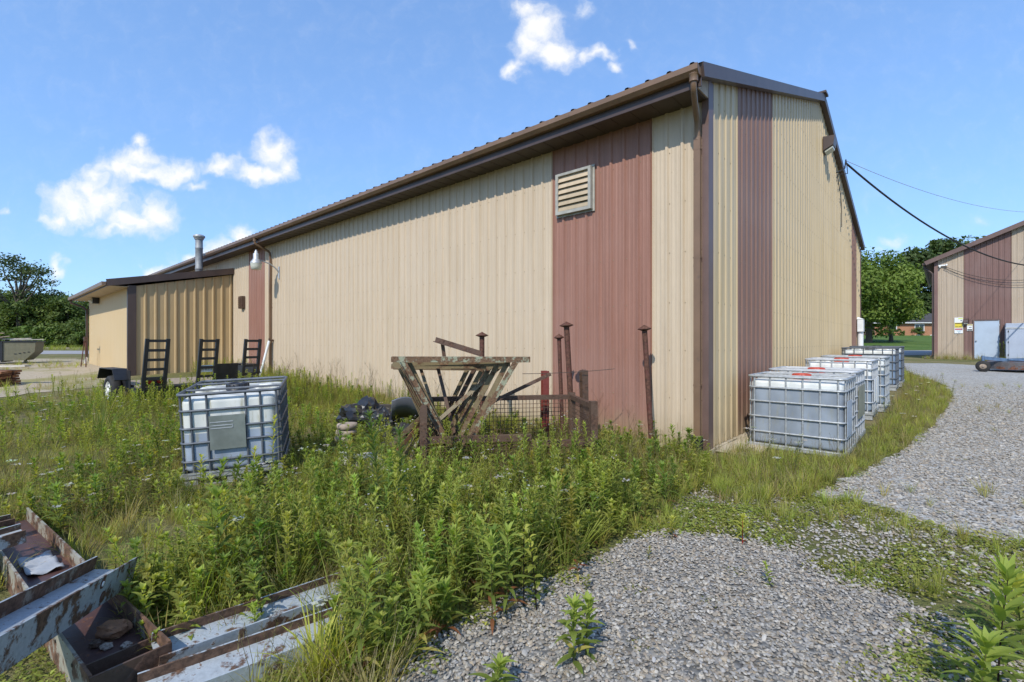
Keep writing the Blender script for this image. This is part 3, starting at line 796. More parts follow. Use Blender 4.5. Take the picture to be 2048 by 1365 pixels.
# ================================================================== right-hand shed
SHD = -D1; SHC = Vector((23.67, 26.78, 0)); SHROT = math.atan2(SHD.y, SHD.x)
sg = gz(SHC.x, SHC.y)
sh = thing('shed', 'beige and maroon steel shed with a grey door across the gravel lane', 'building', (SHC.x, SHC.y, sg), SHROT)
def sloc(t, out=0, z=0):      # t along the gable, out towards the viewer
    n = Vector((-SHD.y, SHD.x, 0))
    return SHC + SHD * t - n * out + Vector((0, 0, sg + z))
SHW, SR = 12.0, 6.0
srk = lambda s: 5.45 + min(s + .3, SHW + .3 - s) * .44
for s0, s1, m in ((.12, 1.18, 'sbeige'), (1.18, 2.97, 'smaroon'), (2.97, 9.0, 'sbeige'), (9.0, 10.8, 'smaroon'), (10.8, 11.9, 'sbeige')):
    ribbed('gable_panel', 'x', s0, s1, .2237, 1.18, -.1, lambda s: srk(s) - .1, M[m], sh, rows=(.7, 1.5, 2.3, 3.1, 3.9, 4.7), screws=False, label='maroon stripe' if m == 'smaroon' else None)
ribbed('side_wall', 'y', .02, 15, .2237, 0, -.1, 5.3, M['sbeige'], sh, base=0, sign=-1, screws=False)
ribbed('side_wall', 'y', .02, 15, .2237, 0, -.1, 5.3, M['sbeige'], sh, base=SHW, sign=1, screws=False)
ribbed('rear_wall', 'x', .02, SHW, .4, 0, -.1, lambda s: srk(s) - .1, M['sbeige'], sh, base=15, sign=1, screws=False)
mb = MB(); mb.box(-.035, -.035, -.1, .12, -.0, 5.42); mb.build('corner_trim', M['smaroon'], sh)
mb = MB()
q = [(-.42, 5.40), (SR, 5.45 + 6.3 * .44 - .02), (SHW + .42, 5.40)]
mb.add([(x, -.2, z) for x, z in q] + [(x, 15.2, z) for x, z in q] + [(x, -.2, z + .05) for x, z in q] + [(x, 15.2, z + .05) for x, z in q],
       [(0, 1, 4, 3), (1, 2, 5, 4), (6, 9, 10, 7), (7, 10, 11, 8), (0, 6, 7, 1), (1, 7, 8, 2), (3, 4, 10, 9), (4, 5, 11, 10), (0, 3, 9, 6), (2, 8, 11, 5)])
mb.build('roof', M['roof'], sh)
mb = MB(); mb.sweep([(-.06, -.22), (.06, -.22), (.06, 0), (-.06, 0)], (-.46, -.265, 5.45), (SR, -.265, 5.49 + 6.3 * .44)); mb.build('rake_trim', M['purple'], sh)
mb = MB(); mb.sweep([(-.06, -.22), (.06, -.22), (.06, 0), (-.06, 0)], (SR + .004, -.265, 5.49 + 6.3 * .44), (SHW + .46, -.265, 5.45)); mb.build('rake_trim', M['purple'], sh)
mb = MB(); mb.sweep([(-.05, -.06), (.05, -.06), (.06, .05), (-.06, .05)], (-.47, -.2, 5.33), (-.47, 15, 5.33)); mb.build('gutter', M['purple'], sh)
mb = MB(); mb.tube([(-.46, .1, 5.28), (-.44, .1, 5.1), (-.2, .1, 4.9), (-.09, .1, 4.75)], .05, 8); mb.bar((-.085, .1, 4.8), (-.085, .1, .2), .1, .09, (1, 0, 0)); mb.tube([(-.085, .1, .25), (-.2, .1, .1), (-.45, .05, .05)], .05, 8); mb.build('downspout', M['brown'], sh)
d0 = 1.585
mb = MB(); mb.box(d0, -.05, .02, d0 + .94, -.024, 2.10); door = mb.build('door', M['door'], sh, bevel=.004)
mb = MB(); mb.box(d0 - .06, -.06, -.05, d0 - .002, -.02, 2.16); mb.box(d0 + .942, -.06, -.05, d0 + 1.0, -.02, 2.16); mb.box(d0 - .002, -.06, 2.102, d0 + .942, -.02, 2.16); mb.box(d0 + .02, -.075, 2.08, d0 + .92, -.052, 2.115)
mb.build('door_frame', M['purple'], door)
mb = MB(); mb.lathe([(.028, 0), (.03, .012), (.012, .015), (.012, .05), (.03, .055), (.035, .075), (.02, .09)], 14, (d0 + .075, -.05, 1.02), (0, -1, 0)); mb.build('handle', M['galv'], door)
for z in (.3, 1.05, 1.8):
    mb = MB(); mb.box(d0 + .925, -.062, z, d0 + .955, -.054, z + .1); mb.build('hinge', M['galv'], door)

def sign_board():
    t = thing('warning_sign', 'tall warning sign with white, yellow and red panels left of the grey door', 'sign', sloc(.80, .03, 1.42), SHROT)
    w = .34
    m = MB(); m.box(0, -.012, 0, w, 0, .86); m.build('board', M['sign_w'], t)
    m = MB(); m.box(.01, -.015, .30, w - .01, -.0125, .58); m.build('yellow_panel', M['sign_y'], t)
    m = MB(); m.box(.15, -.015, .77, w - .01, -.0125, .82); m.build('lime_band', M['sign_l'], t)
    m = MB(); m.box(.02, -.015, .19, w - .02, -.0125, .26); m.build('red_band', M['sign_r'], t)
    for bx in ((.03, .52, w - .02, .56), (.03, .34, .15, .37), (.17, .34, w - .05, .37), (.24, .68, .31, .71)):
        m = MB(); m.box(bx[0], -.018, bx[1], bx[2], -.0155, bx[3]); m.build('dark_lettering', M['sign_k'], t)
    for k in range(4):
        m = MB(); m.box(.08 + .02 * k, -.015, .14 - .03 * k, w - .08 - .02 * k, -.0125, .155 - .03 * k); m.build('blue_lettering', M['sign_b'], t)
sign_board()
def notice():
    t = thing('notice', 'small white notice with an orange band beside the grey door', 'sign', sloc(1.30, .03, 1.55), SHROT)
    m = MB(); m.box(0, -.012, 0, .22, 0, .36); m.build('board', M['sign_w'], t)
    m = MB(); m.box(.01, -.015, .29, .21, -.0125, .345); m.build('orange_band', M['sign_y'], t)
    for bx in ((.03, .305, .19, .33), (.08, .17, .18, .205), (.02, .02, .20, .085)):
        m = MB(); m.box(bx[0], -.018, bx[1], bx[2], -.0155, bx[3]); m.build('dark_lettering', M['sign_k'], t)
notice()
def camera_box():
    t = thing('wall_light', 'small grey hooded wall light between the two signs', 'light', sloc(1.17, .02, 1.95), SHROT)
    m = MB(); m.add([(0, 0, 0), (.2, 0, .02), (.2, 0, .28), (0, 0, .24), (-.02, -.2, .02), (.17, -.18, .04), (.17, -.16, .2), (-.02, -.18, .18)],
                    [(0, 1, 2, 3), (4, 5, 6, 7)[::-1], (0, 1, 5, 4)[::-1], (1, 2, 6, 5)[::-1], (2, 3, 7, 6)[::-1], (3, 0, 4, 7)[::-1]])
    m.build('hood', M['brown'], t)
    m = MB(); m.box(.0, -.17, -.03, .15, -.02, -.003); m.build('lens', M['glass'], t)
camera_box()
def shed_bracket():
    t = thing('wire_bracket', 'pale wire bracket under the left end of the shed rake', 'bracket', sloc(.15, .03, 5.15), SHROT)
    m = MB(); m.box(0, -.1, 0, .30, -.01, .07); m.box(.03, -.16, -.08, .09, -.02, -.005); m.lathe([(.04, 0), (.05, .05), (.03, .1)], 10, (.33, -.1, 0), (0, 0, 1)); m.build('bracket_body', M['white'], t)
shed_bracket()
def cabinet():
    p = sloc(2.72, .75, 0)
    t = thing('metal_cabinet', 'tall blue-grey metal cabinet standing in front of the shed wall', 'cabinet', p, SHROT)
    m = MB(); m.box(0, 0, -.05, 1.9, .68, 1.9); m.build('body', M['cabinet'], t, bevel=.008)
    m = MB(); m.box(-.02, -.03, 1.62, 1.92, -.002, 1.70); m.build('drip_ledge', M['galv'], t)
    m = MB(); m.box(.10, -.02, .05, 1.0, -.003, 1.58); d = m.build('door', M['cabinet'], t, bevel=.005)
    for z in (.25, .9, 1.45):
        m = MB(); m.box(.07, -.03, z, .095, -.003, z + .08); m.build('hinge', M['black'], d)
cabinet()
# overhead cables: each a hanging tube with real sag
def cable(name, label, p, q, sag, r, mat, group=None):
    p = Vector(p); q = Vector(q); pts = []
    for i in range(33):
        t = i / 32; v = p.lerp(q, t); v.z -= sag * 4 * t * (1 - t); pts.append(v - p)
    m = MB(); m.tube(pts, r, 6)
    o = m.build(name, mat); o.location = p
    return tag(o, label, 'cable', group)
mast = wloc(10.7, -.20, rake_z(10.7) - .02)
cable('power_cable', 'thick black power cable sagging from the gable to the shed', mast, sloc(5.4, .25, 4.9), 1.35, .028, M['cable'])
cable('thin_cable', 'thin grey cable strung high from the gable to the shed roof', wloc(10.8, -.18, rake_z(10.8) + .12), sloc(4.6, .4, 7.35), .55, .008, M['dullgalv'])
cable('slack_wire', 'upper of two slack wires across the shed front', sloc(.4, .12, 5.12), sloc(6.3, .12, 5.0), .95, .012, M['cable'], 'slack wires on the shed')
cable('slack_wire', 'lower of two slack wires across the shed front', sloc(.38, .12, 5.06), sloc(6.3, .12, 4.9), 1.12, .012, M['cable'], 'slack wires on the shed')
def mast_bracket():
    t = thing('cable_bracket', 'dark wire bracket with loose wires on the gable rake', 'bracket', wloc(10.3, 0, rake_z(10.3) - .55), WROT)
    m = MB(); m.tube([(.0, -.02, .05), (.2, -.2, .2), (.4, -.2, .5)], .018, 6); m.tube([(.02, -.02, 0), (.1, -.28, -.0), (.3, -.24, .3), (.42, -.2, .52)], .012, 6)
    m.tube([(.02, -.04, 0), (.5, -.06, -.5), (.75, -.05, -.8), (.78, -.05, -1.4)], .010, 6); m.build('wires', M['cable'], t)
mast_bracket()

# ================================================================== concrete apron along the gable foot
ap = sheet('concrete_apron', [wloc(.12, -.06)[:2], wloc(15.6, -.06)[:2], wloc(15.6, -.55)[:2], wloc(.1, -.55)[:2]], .03, .4, M['concrete'], .02, seed=9)

# ================================================================== brick house far behind
def house():
    p = Vector((75.5, 99.5)); g = gz(p.x, p.y)
    t = thing('brick_house', 'low orange brick house with white windows beyond the lawn', 'house', (p.x, p.y, g - .25), R(-8))
    L2, Dp, Hh = 26, 9, 2.85
    m = MB(); m.box(0, 0, -.3, L2, Dp, Hh); m.build('wall', M['brick'], t)
    m = MB(); o = .6; rz = Hh + 2.1
    m.add([(-o, -o, Hh), (L2 + o, -o, Hh), (L2 + o, Dp + o, Hh), (-o, Dp + o, Hh), (4, Dp / 2, rz), (L2 - 4, Dp / 2, rz), (-o, -o, Hh - .15), (L2 + o, -o, Hh - .15), (L2 + o, Dp + o, Hh - .15), (-o, Dp + o, Hh - .15)],
          [(0, 1, 5, 4), (1, 2, 5), (2, 3, 4, 5), (3, 0, 4), (0, 6, 7, 1), (1, 7, 8, 2), (2, 8, 9, 3), (3, 9, 6, 0), (6, 9, 8, 7)])
    rf = m.build('roof', M['shingle'], t)
    m = MB(); m.box(-.62, -.68, Hh - .14, L2 + .62, -.605, Hh + .02); m.build('gutter', M['white'], t)
    for x, z, w, h, k in ((2.6, 1.0, 1.5, 1.5, 2), (7.4, .9, 1.8, 1.6, 2), (11.4, 1.55, 2.1, 1.05, 2), (15.0, 1.05, 1.9, 1.5, 2), (20, 1.0, 1.8, 1.5, 2), (7.5, -.1, .9, .45, 1), (10.3, -.1, .9, .45, 1)):
        m = MB(); e = .12
        m.box(x, -.06, z, x + w, -.002, z + e); m.box(x, -.06, z + h - e, x + w, -.002, z + h); m.box(x, -.06, z + e, x + e, -.002, z + h - e); m.box(x + w - e, -.06, z + e, x + w, -.002, z + h - e)
        if k == 2: m.box(x + w / 2 - .06, -.055, z + e, x + w / 2 + .06, -.002, z + h - e)
        wn = m.build('window', M['white'], t)
        m = MB(); m.box(x + .05, -.03, z + .05, x + w - .05, -.004, z + h - .05); m.build('pane', M['windowglass'], wn)
    m = MB(); m.box(14.5, -.12, -.3, 14.68, -.03, Hh - .15); m.build('porch_post', M['white'], t)
house()
# ================================================================== intermediate bulk totes
def rounded_tank(w, d, z0, z1, r, mat, parent):
    bm = bmesh.new(); bmesh.ops.create_cube(bm, size=1)
    for v in bm.verts: v.co = Vector((v.co.x * w, v.co.y * d, z0 + (v.co.z + .5) * (z1 - z0)))
    ve = [e for e in bm.edges if abs((e.verts[0].co - e.verts[1].co).z) > .1]
    bmesh.ops.bevel(bm, geom=ve, offset=r, segments=5, profile=.5, affect='EDGES')
    he = [e for e in bm.edges if abs(e.verts[0].co.z - e.verts[1].co.z) < 1e-4 and len(e.link_faces) == 2 and any(len(f.verts) > 4 for f in e.link_faces)]
    bmesh.ops.bevel(bm, geom=he, offset=r * .62, segments=4, profile=.5, affect='EDGES')
    for f in bm.faces: f.smooth = True
    me = bpy.data.meshes.new('tank'); bm.to_mesh(me); bm.free()
    me.materials.append(mat)
    o = bpy.data.objects.new('tank', me); COL.objects.link(o); o.parent = parent
    return o

def rrect(w, d, r, z, n=5):
    pts = []
    for cx, cy, a0 in ((w / 2 - r, d / 2 - r, 0), (-w / 2 + r, d / 2 - r, 90), (-w / 2 + r, -d / 2 + r, 180), (w / 2 - r, -d / 2 + r, 270)):
        for k in range(n + 1):
            a = R(a0 + 90 * k / n); pts.append((cx + r * math.cos(a), cy + r * math.sin(a), z))
    return pts

def tote(label, loc, rot, w, d, h, barmat, lidmat, level, nx=6, ny=5, rails=(.2, .42, .64, .84), plates=(), stain=.5, liquid=(.235, .265, .305), white=(.62, .63, .60), palletmat='dullgalv', xs=None, group='bulk liquid totes'):
    """origin at the middle of the foot; front is -y"""
    t = thing('liquid_tote', label, 'tote', loc, rot=rot, group=group)
    ph = .105; zt = h - .03
    tk = rounded_tank(w - .034, d - .034, ph + .02, h - .075, .09, tank_mat('tank_plastic', level, white, liquid, (.30, .27, .14), stain), t)
    m = MB()
    for k, zf in enumerate(rails):
        m.tube(rrect(w, d, .07, ph + zf * (zt - ph)), .0125, 7, closed=True)
    m.tube(rrect(w + .01, d + .01, .07, zt), .0165, 8, closed=True)
    m.tube(rrect(w, d, .07, ph + .01), .015, 7, closed=True)
    xs_ = xs if xs else [-w / 2 + .075 + (w - .15) * k / (nx - 1) for k in range(nx)]
    for x in xs_:
        for y in (-d / 2 + .006, d / 2 - .006): m.tube([(x, y, ph), (x, y, zt - .012)], .0115, 6)
    for k in range(ny):
        y = -d / 2 + .075 + (d - .15) * k / (ny - 1)
        for x in (-w / 2 + .006, w / 2 - .006): m.tube([(x, y, ph), (x, y, zt - .012)], .0115, 6)
    for y in (-d * .2, d * .24): m.tube([(-w / 2, y, zt), (w / 2, y, zt)], .0125, 7)
    m.build('cage', M[barmat], t)
    m = MB(); zl = h - .080
    m.lathe([(.12, 0), (.12, .02), (.108, .022), (.112, .03), (.112, .075), (.10, .082), (.085, .082), (.08, .07)], 28, (0, -d * .02, zl))
    for k in range(14):
        a = 2 * math.pi * k / 14; m.box(.112 * math.cos(a) - .007, -d * .02 + .112 * math.sin(a) - .007, zl + .03, .112 * math.cos(a) + .007, -d * .02 + .112 * math.sin(a) + .007, zl + .074)
    m.build('lid', M[lidmat], t)
    for sx in (-1, 1):
        m = MB(); m.tube([(sx * .2, -.04, zl - .01), (sx * .24, -.04, zl + .028), (sx * .34, -.04, zl + .028), (sx * .40, -.04, zl - .01)], .03, 8); m.build('handle', tk.data.materials[0], tk)
    m = MB()
    m.box(-w / 2, -d / 2, ph - .045, w / 2, d / 2, ph - .02)
    for x in (-w / 2 + .07, 0, w / 2 - .07):
        for y in (-d / 2 + .07, 0, d / 2 - .07): m.box(x - .065, y - .065, 0, x + .065, y + .065, ph - .045)
    for y in (-d / 2 + .05, d / 2 - .05): m.box(-w / 2, y - .05, -.012, w / 2, y + .05, .0)
    m.box(-w / 2 - .012, -d / 2 - .012, ph - .03, w / 2 + .012, -d / 2, ph + .03); m.box(-w / 2 - .012, d / 2, ph - .03, w / 2 + .012, d / 2 + .012, ph + .03)
    m.box(-w / 2 - .012, -d / 2, ph - .03, -w / 2, d / 2, ph + .03); m.box(w / 2, -d / 2, ph - .03, w / 2 + .012, d / 2, ph + .03)
    m.build('pallet', M[palletmat], t)
    for side, a, b, z0, z1, mt in plates:     # sheet-metal label plates clipped to the cage
        m = MB()
        if side == 'f': m.box(a, -d / 2 - .020, z0, b, -d / 2 - .014, z1)
        else: m.box(w / 2 + .014, a, z0, w / 2 + .020, b, z1)
        pl = m.build('label_plate', mt, t)
        if side == 'f':
            m = MB()
            for q, (u0, u1) in enumerate(((.80, .86), (.62, .66), (.70, .72))):
                m.box(a + .01, -d / 2 - .024, lerp(z0, z1, u0), lerp(a, b, .66), -d / 2 - .0205, lerp(z0, z1, u0) + .008)
            m.box(lerp(a, b, .64), -d / 2 - .024, lerp(z0, z1, .62), lerp(a, b, .66), -d / 2 - .0205, lerp(z0, z1, .72))
            m.build('embossing', M['galv'], pl)
    return t

M['plate_green'] = plain('weathered_green_plate', (.23, .25, .225), .42, .35, var=.18, scale=5, col2=(.25, .26, .24), c2=(.6, .8))
M['plate_blue'] = plain('pale_blue_plate', (.36, .41, .48), .45, .2, var=.06, scale=6)
M['plate_olive'] = plain('dull_olive_plate', (.24, .24, .18), .5, .3, var=.15, scale=6)

# the lone tote out in the weeds, tilted on soft ground
fl_ = Vector((-3.40, 4.95)); fr_ = Vector((-2.54, 5.28)); ang = math.atan2(fr_.y - fl_.y, fr_.x - fl_.x)
u_ = (fr_ - fl_).normalized(); v_ = Vector((-u_.y, u_.x)); tw, td = .94, 1.06
ct = (fl_ + fr_) / 2 + v_ * td / 2
tote('single tote with a black lid and green label plate, standing alone in the weeds', (ct.x, ct.y, .035), (R(3.2), R(-2.2), ang), tw, td, .985, 'greybar', 'blacklid', .54,
     rails=(.17, .40, .58, .80), xs=[-.36, -.215, .145, .285, .44], plates=(('f', -.2, .135, .36, .72, M['plate_green']),), stain=.62, liquid=(.30, .345, .41), white=(.60, .60, .55), ny=6)
# the row along the gable
rd = math.atan2(-D1.y, -D1.x)
def row_tote(fr, w, d, h, z, label, lid, level, **k):
    fr = Vector(fr); n = Vector(D2[:2]); u = Vector((-D1.x, -D1.y)); c = fr - u * w / 2 + n * d / 2
    return tote(label, (c.x, c.y, z), (0, 0, rd + k.pop('turn', 0)), w, d, h, k.pop('bar', 'dullgalv'), lid, level, **k)
FR = Vector((4.20, 6.03)); N2 = Vector(D2[:2]); U2 = Vector((-D1.x, -D1.y))
row_tote(FR, 1.135, .97, 1.09, -.05, 'nearest tote of the row along the gable, bright red lid, grey liquid', 'redlid', .92, plates=(('s', -.44, -.05, .33, .78, M['plate_blue']),), stain=.25)
row_tote(FR + N2 * 1.06, 1.135, .98, 1.10, -.02, 'second tote from the corner, red lid and an olive side plate', 'redlid', .80, plates=(('s', -.42, .30, .40, .86, M['plate_olive']),), bar='galv', stain=.3)
row_tote(FR + N2 * 3.19, 1.03, .98, 1.06, .12, 'third tote from the corner, pale empty top and faded red lid', 'redlid', .76, plates=(('s', -.40, -.1, .30, .70, M['white']), ('s', .0, .36, .25, .72, M['white'])), stain=.2, liquid=(.20, .25, .31), white=(.66, .66, .63), bar='galv')
row_tote(FR + N2 * 4.3 + U2 * .10, 1.05, .98, 1.06, .15, 'fourth tote from the corner, between the pale one and the tall pair', 'redlid', .78, stain=.2, liquid=(.2, .25, .31))
row_tote((9.80, 12.2), 1.16, .98, 1.10, .24, 'front one of the tall far pair of totes, blue liquid and black lid', 'blacklid', .90, stain=.15, liquid=(.20, .265, .36), bar='greybar', nx=6)
row_tote(Vector((9.80, 12.2)) + N2 * 1.06 + U2 * .06, 1.16, .98, 1.10, .27, 'rearmost tote of the row, dark cage and blue liquid', 'blacklid', .90, stain=.15, liquid=(.20, .265, .36), bar='greybar', nx=6)

# ================================================================== stacked triangular frames, basket, posts
def tri_frame(label, p, rotz, lean, w, hh, off, mat, group='triangular steel frames'):
    """angle-iron triangle standing on its point: top bar and two legs; origin under the point"""
    t = thing('triangular_frame', label, 'steel frame', p, rot=(lean, 0, rotz), group=group)
    m = MB(); m.angle((-w / 2 - .06, 0, hh), (w / 2 + .08, 0, hh), .062, .006, (0, 0, -1), flip=1); m.build('top_bar', mat, t)
    for sgn in (-1, 1):
        a = Vector((sgn * (w / 2 - .05), .008, hh - .06)); b = Vector((off + sgn * .035, .008, .02))
        m = MB(); m.angle(a, b, .062, .006, (0, -1, 0), flip=sgn); m.build('leg', mat, t)
    return t
y0 = 5.55
fr_front = at(915, 905, y0)
tri_frame('front frame of the stack, flaking pale green paint and level top bar', (-.60, 5.50, .10), R(-3), R(2), 1.46, 1.22, -.02, M['framepaint'])
for k, (dx, dy, dz, rz, ln, w, hh, lb, mt) in enumerate((
    (-.03, .15, -.02, -4, 3, 1.34, 1.235, 'second frame of the stack, rusty, its top bar just behind the green one', 'framebrown'),
    (-.14, .34, -.02, -6, 4, 1.30, 1.18, 'third frame of the stack, brown legs, top bar just below the front ones', 'framebrown'),
    (-.22, .52, .0, -7, 3, 1.26, 1.12, 'fourth frame of the stack, dark brown with close set legs', 'framebrown'),
    (-.30, .72, .0, -8, 3, 1.24, 1.10, 'fifth frame of the stack, its left end poking out low on the left', 'framebrown'),
    (-.38, .92, .02, -10, 2, 1.16, 1.06, 'sixth frame of the stack, brown and lower than the fifth', 'rustbrown'),
    (-.46, 1.12, .02, -12, 2, 1.10, 1.04, 'hindmost frame of the stack, nearest the long wall', 'framebrown'))):
    tri_frame(lb, (-.60 + dx, 5.50 + dy, .10 + dz), R(rz), R(ln), w, hh, -.02, M[mt])
def loose_bar():
    p = at(870, 684, 5.9); q = at(960, 712, 5.75)
    t = thing('loose_angle_bar', 'dark angle bar with a short leg tilted up on top of the stacked frames', 'steel bar', (0, 0, 0))
    t.location = p
    m = MB(); m.angle((0, 0, 0), q - p, .06, .007, (0, 0, 1)); m.build('bar', M['rustbrown'], t)
    r = at(885, 716, 5.92) - p; m = MB(); m.angle((.07, 0, -.03), r, .045, .006, (0, 1, 0)); m.build('leg', M['rustbrown'], t)
loose_bar()
for k, (x0_, y0_, Y0_, x1_, y1_, Y1_, mt) in enumerate(((872, 735, 6.1, 905, 868, 5.75, 'rustbrown'), (1100, 745, 6.0, 985, 800, 5.9, 'rustbrown'), (838, 738, 6.3, 878, 862, 5.9, 'framebrown'), (1000, 730, 5.95, 860, 850, 5.65, 'framebrown'))):
    p = at(x0_, y0_, Y0_); q = at(x1_, y1_, Y1_); m = MB(); m.angle((0, 0, 0), q - p, .045, .006, (.3, 1, 0)); o = m.build('loose_angle_bar', M[mt]); o.location = p
    tag(o, ('dark angle bar standing upright inside the stacked frames', 'short dark bar sticking out right of the stacked frames', 'thin bar slanting down at the left of the stacked frames', 'long bar crossing the stacked frames from upper right to lower left')[k], 'steel bar')
def basket():
    """low mesh-sided stillage"""
    A = Vector((-.98, 5.30)); B = Vector((.95, 5.58)); u = (B - A).normalized(); L = (B - A).length; v = Vector((-u.y, u.x)); Dp = .95; z = .74
    t = thing('mesh_basket', 'low rusty steel basket with wire mesh sides under the frames', 'basket', (A.x, A.y, 0), math.atan2(u.y, u.x))
    for x, y in ((0, 0), (L, 0), (L, Dp), (0, Dp)):
        m = MB(); m.box(x - .04, y - .04, -.1, x + .04, y + .04, z + (.06 if x else .02)); m.build('post', M['rustbrown'], t)
    def rail(x0, y0, x1, y1, zz, w=.06):
        m = MB(); m.bar((x0, y0, zz), (x1, y1, zz), w, w); m.build('rail', M['rustbrown'], t)
    rail(.042, Dp, L - .042, Dp, z); rail(L, .042, L, Dp - .042, z); rail(0, .042, 0, Dp - .042, z)
    rail(.042, 0, L * .62, -.0, .40, .07); rail(L * .62, 0, L - .042, 0, .32, .07)
    for zz in (.08,): rail(.042, 0, L - .042, 0, zz); rail(.042, Dp, L - .042, Dp, zz); rail(L, .042, L, Dp - .042, zz); rail(0, .042, 0, Dp - .042, zz)
    def mesh(x0, y0, x1, y1, z1):
        m = MB(); n = int(math.hypot(x1 - x0, y1 - y0) / .048)
        for k in range(1, n): m.bar((lerp(x0, x1, k / n), lerp(y0, y1, k / n), .10), (lerp(x0, x1, k / n), lerp(y0, y1, k / n), z1), .007, .007, (1, 0.01, 0))
        for k in range(1, int(z1 / .055)): m.bar((x0, y0, .055 * k + .05), (x1, y1, .055 * k + .05), .006, .006)
        m.build('wire_mesh', M['rustbrown'], t)
    mesh(.04, Dp, L - .04, Dp, z); mesh(L, .04, L, Dp - .04, z); mesh(0, .04, 0, Dp - .04, z); mesh(.04, 0, L - .04, 0, .34)
    m = MB(); m.box(.04, .04, .06, L - .04, Dp - .04, .075); m.build('floor_plate', M['rustbrown'], t)
basket()

def cap_post(label, px, py, bx, by, Y, r=.042):
    top = at(px, py, Y); bz = gz(top.x, Y) - .1
    bot = at(bx, by, Y); bot.z = bz
    t = thing('capped_post', label, 'post', bot, group='rusty pipe posts with mushroom caps')
    d = top - bot
    m = MB(); m.tube([(0, 0, 0), d], r, 12); m.build('pipe', M['rust'], t)
    m = MB(); a = d.normalized(); m.lathe([(r * 1.02, -.02), (r * 2.5, .0), (r * 2.55, .008), (r * 1.4, .032), (r * .5, .052), (r * .25, .06)], 16, d, a); m.build('cap', M['rust'], t)
cap_post('tallest capped pipe post, leaning left before the maroon stripe', 1133, 652, 1147, 880, 6.9, .040)
cap_post('thinner capped pipe post close behind the tallest one', 1118, 676, 1126, 870, 7.2, .030)
cap_post('capped pipe post by itself at the right edge of the maroon stripe', 1289, 659, 1305, 900, 6.45, .036)
cap_post('capped pipe post rising behind the stacked frames', 964, 672, 964, 850, 7.6, .040)
def stub(label, px, py, Y, mat, lean=0):
    p = at(px, py, Y); g = gz(p.x, Y)
    t = thing('stub_post', label, 'post', (p.x, p.y, g - .1), R(20), group='short rusty stub posts')
    m = MB(); m.ibeam((0, 0, 0), (lean, 0, p.z - g + .1), .088, .088, .012, (0, 1, 0)); m.build('beam', mat, t)
stub('short red oxide stub post left of the tall capped post', 1090, 742, 6.7, M['oxide'])
stub('short brown stub post right of the tall capped post', 1170, 741, 6.5, M['rustbrown'], -.02)
cable('rusty_wire', 'thin wire strung from the frames to the stub posts', at(1045, 748, 6.2), at(1230, 738, 6.5), .015, .004, M['twig'])
# leaning steel strips left of the basket
for k in range(6):
    p = at(853 - 2 * k, 832 + 12 * k, 5.6 + .06 * (k % 3)); q = at(784 + 14 * k, 895 + 9 * k, 5.35 - .05 * k)
    m = MB(); m.angle((0, 0, 0), q - p, .055, .006, (0, 0, 1))
    o = m.build('steel_strip', M[('framebrown', 'rustwood', 'framebrown', 'framepaint', 'rust', 'framepaint')[k]]); o.location = p
    tag(o, ('topmost of the leaning steel strips left of the basket', 'second leaning strip from the top, reddish brown', 'third leaning strip from the top, brown', 'fourth leaning strip from the top, pale flaking paint', 'fifth leaning strip from the top, red rust', 'lowest leaning strip, pale paint, half lost in weeds')[k], 'steel strip', 'leaning steel strips')

# black heap, grey panel, stones
def lump(name, label, cat, loc, sx, sy, sz, mat, amp=.25, fr=3.0, seed=0, group=None, kind=None, sub=4, rz=0):
    bm = bmesh.new(); bmesh.ops.create_icosphere(bm, subdivisions=sub, radius=1)
    from mathutils import noise as mn
    for v in bm.verts:
        n = mn.fractal(v.co * fr + Vector((seed * 7.3, seed * 3.1, seed)), .8, 2.0, 4)
        c = v.co * (1 + amp * n); v.co = Vector((c.x * sx, c.y * sy, max(c.z, -.5) * sz))
    me = bpy.data.meshes.new(name); bm.to_mesh(me); bm.free(); me.materials.append(mat)
    o = bpy.data.objects.new(name, me); COL.objects.link(o); o.location = loc; o.rotation_euler = (0, 0, rz)
    return tag(o, label, cat, group, kind)
p = at(735, 822, 7.9); lump('plastic_heap', 'crumpled black plastic heap by the long wall', 'plastic heap', (p.x, p.y, .22), .42, .40, .30, M['blackbag'], .45, 1.9, 1)
p = at(770, 818, 7.6); lump('plastic_heap', 'smaller crumpled black plastic heap beside the grey panel', 'plastic heap', (p.x, p.y, .18), .25, .25, .22, M['blackbag'], .45, 2.2, 6)
p = at(800, 860, 6.5); lump('plastic_heap', 'black netting heap in the weeds beside the leaning strips', 'plastic heap', (p.x, p.y, .12), .22, .22, .22, M['rubber'], .5, 2.8, 3)
def grey_panel():
    p = at(812, 845, 7.2); t = MB(); n = 10; vs = []; fs = []
    for i in range(n + 1):
        for j in range(2):
            u = i / n; vs.append((lerp(-.24, .34, u), .1 * math.sin(u * 2.2) + .28 * j, lerp(.44, .0, j) + .05 * math.sin(u * 5)))
    for i in range(n): fs.append((2 * i, 2 * i + 2, 2 * i + 3, 2 * i + 1)[::-1])
    t.add(vs, fs, 0, True); o = t.build('grey_panel', M['greysheet']); o.location = (p.x, p.y, .16); o.rotation_euler = (R(15), R(6), R(10))
    sd_ = o.modifiers.new('thick', 'SOLIDIFY'); sd_.thickness = .02
    tag(o, 'curved grey plastic panel leaning between the black heap and the frames', 'panel')
grey_panel()
for k, (px, py, Y, sx, lb) in enumerate(((740, 905, 5.6, .20, 'largest pale stone in the weeds before the strips'), (700, 892, 5.8, .13, 'small pale stone left of the largest one'), (765, 920, 5.4, .12, 'small pale stone right of the largest one'))):
    p = at(px, py, Y); lump('pale_stone', lb, 'stone', (p.x, p.y, gz(p.x, p.y) + .05), sx, sx * .8, sx * .7, M['rock'], .25, 1.5, k + 4, 'pale stones in the weeds', sub=3)
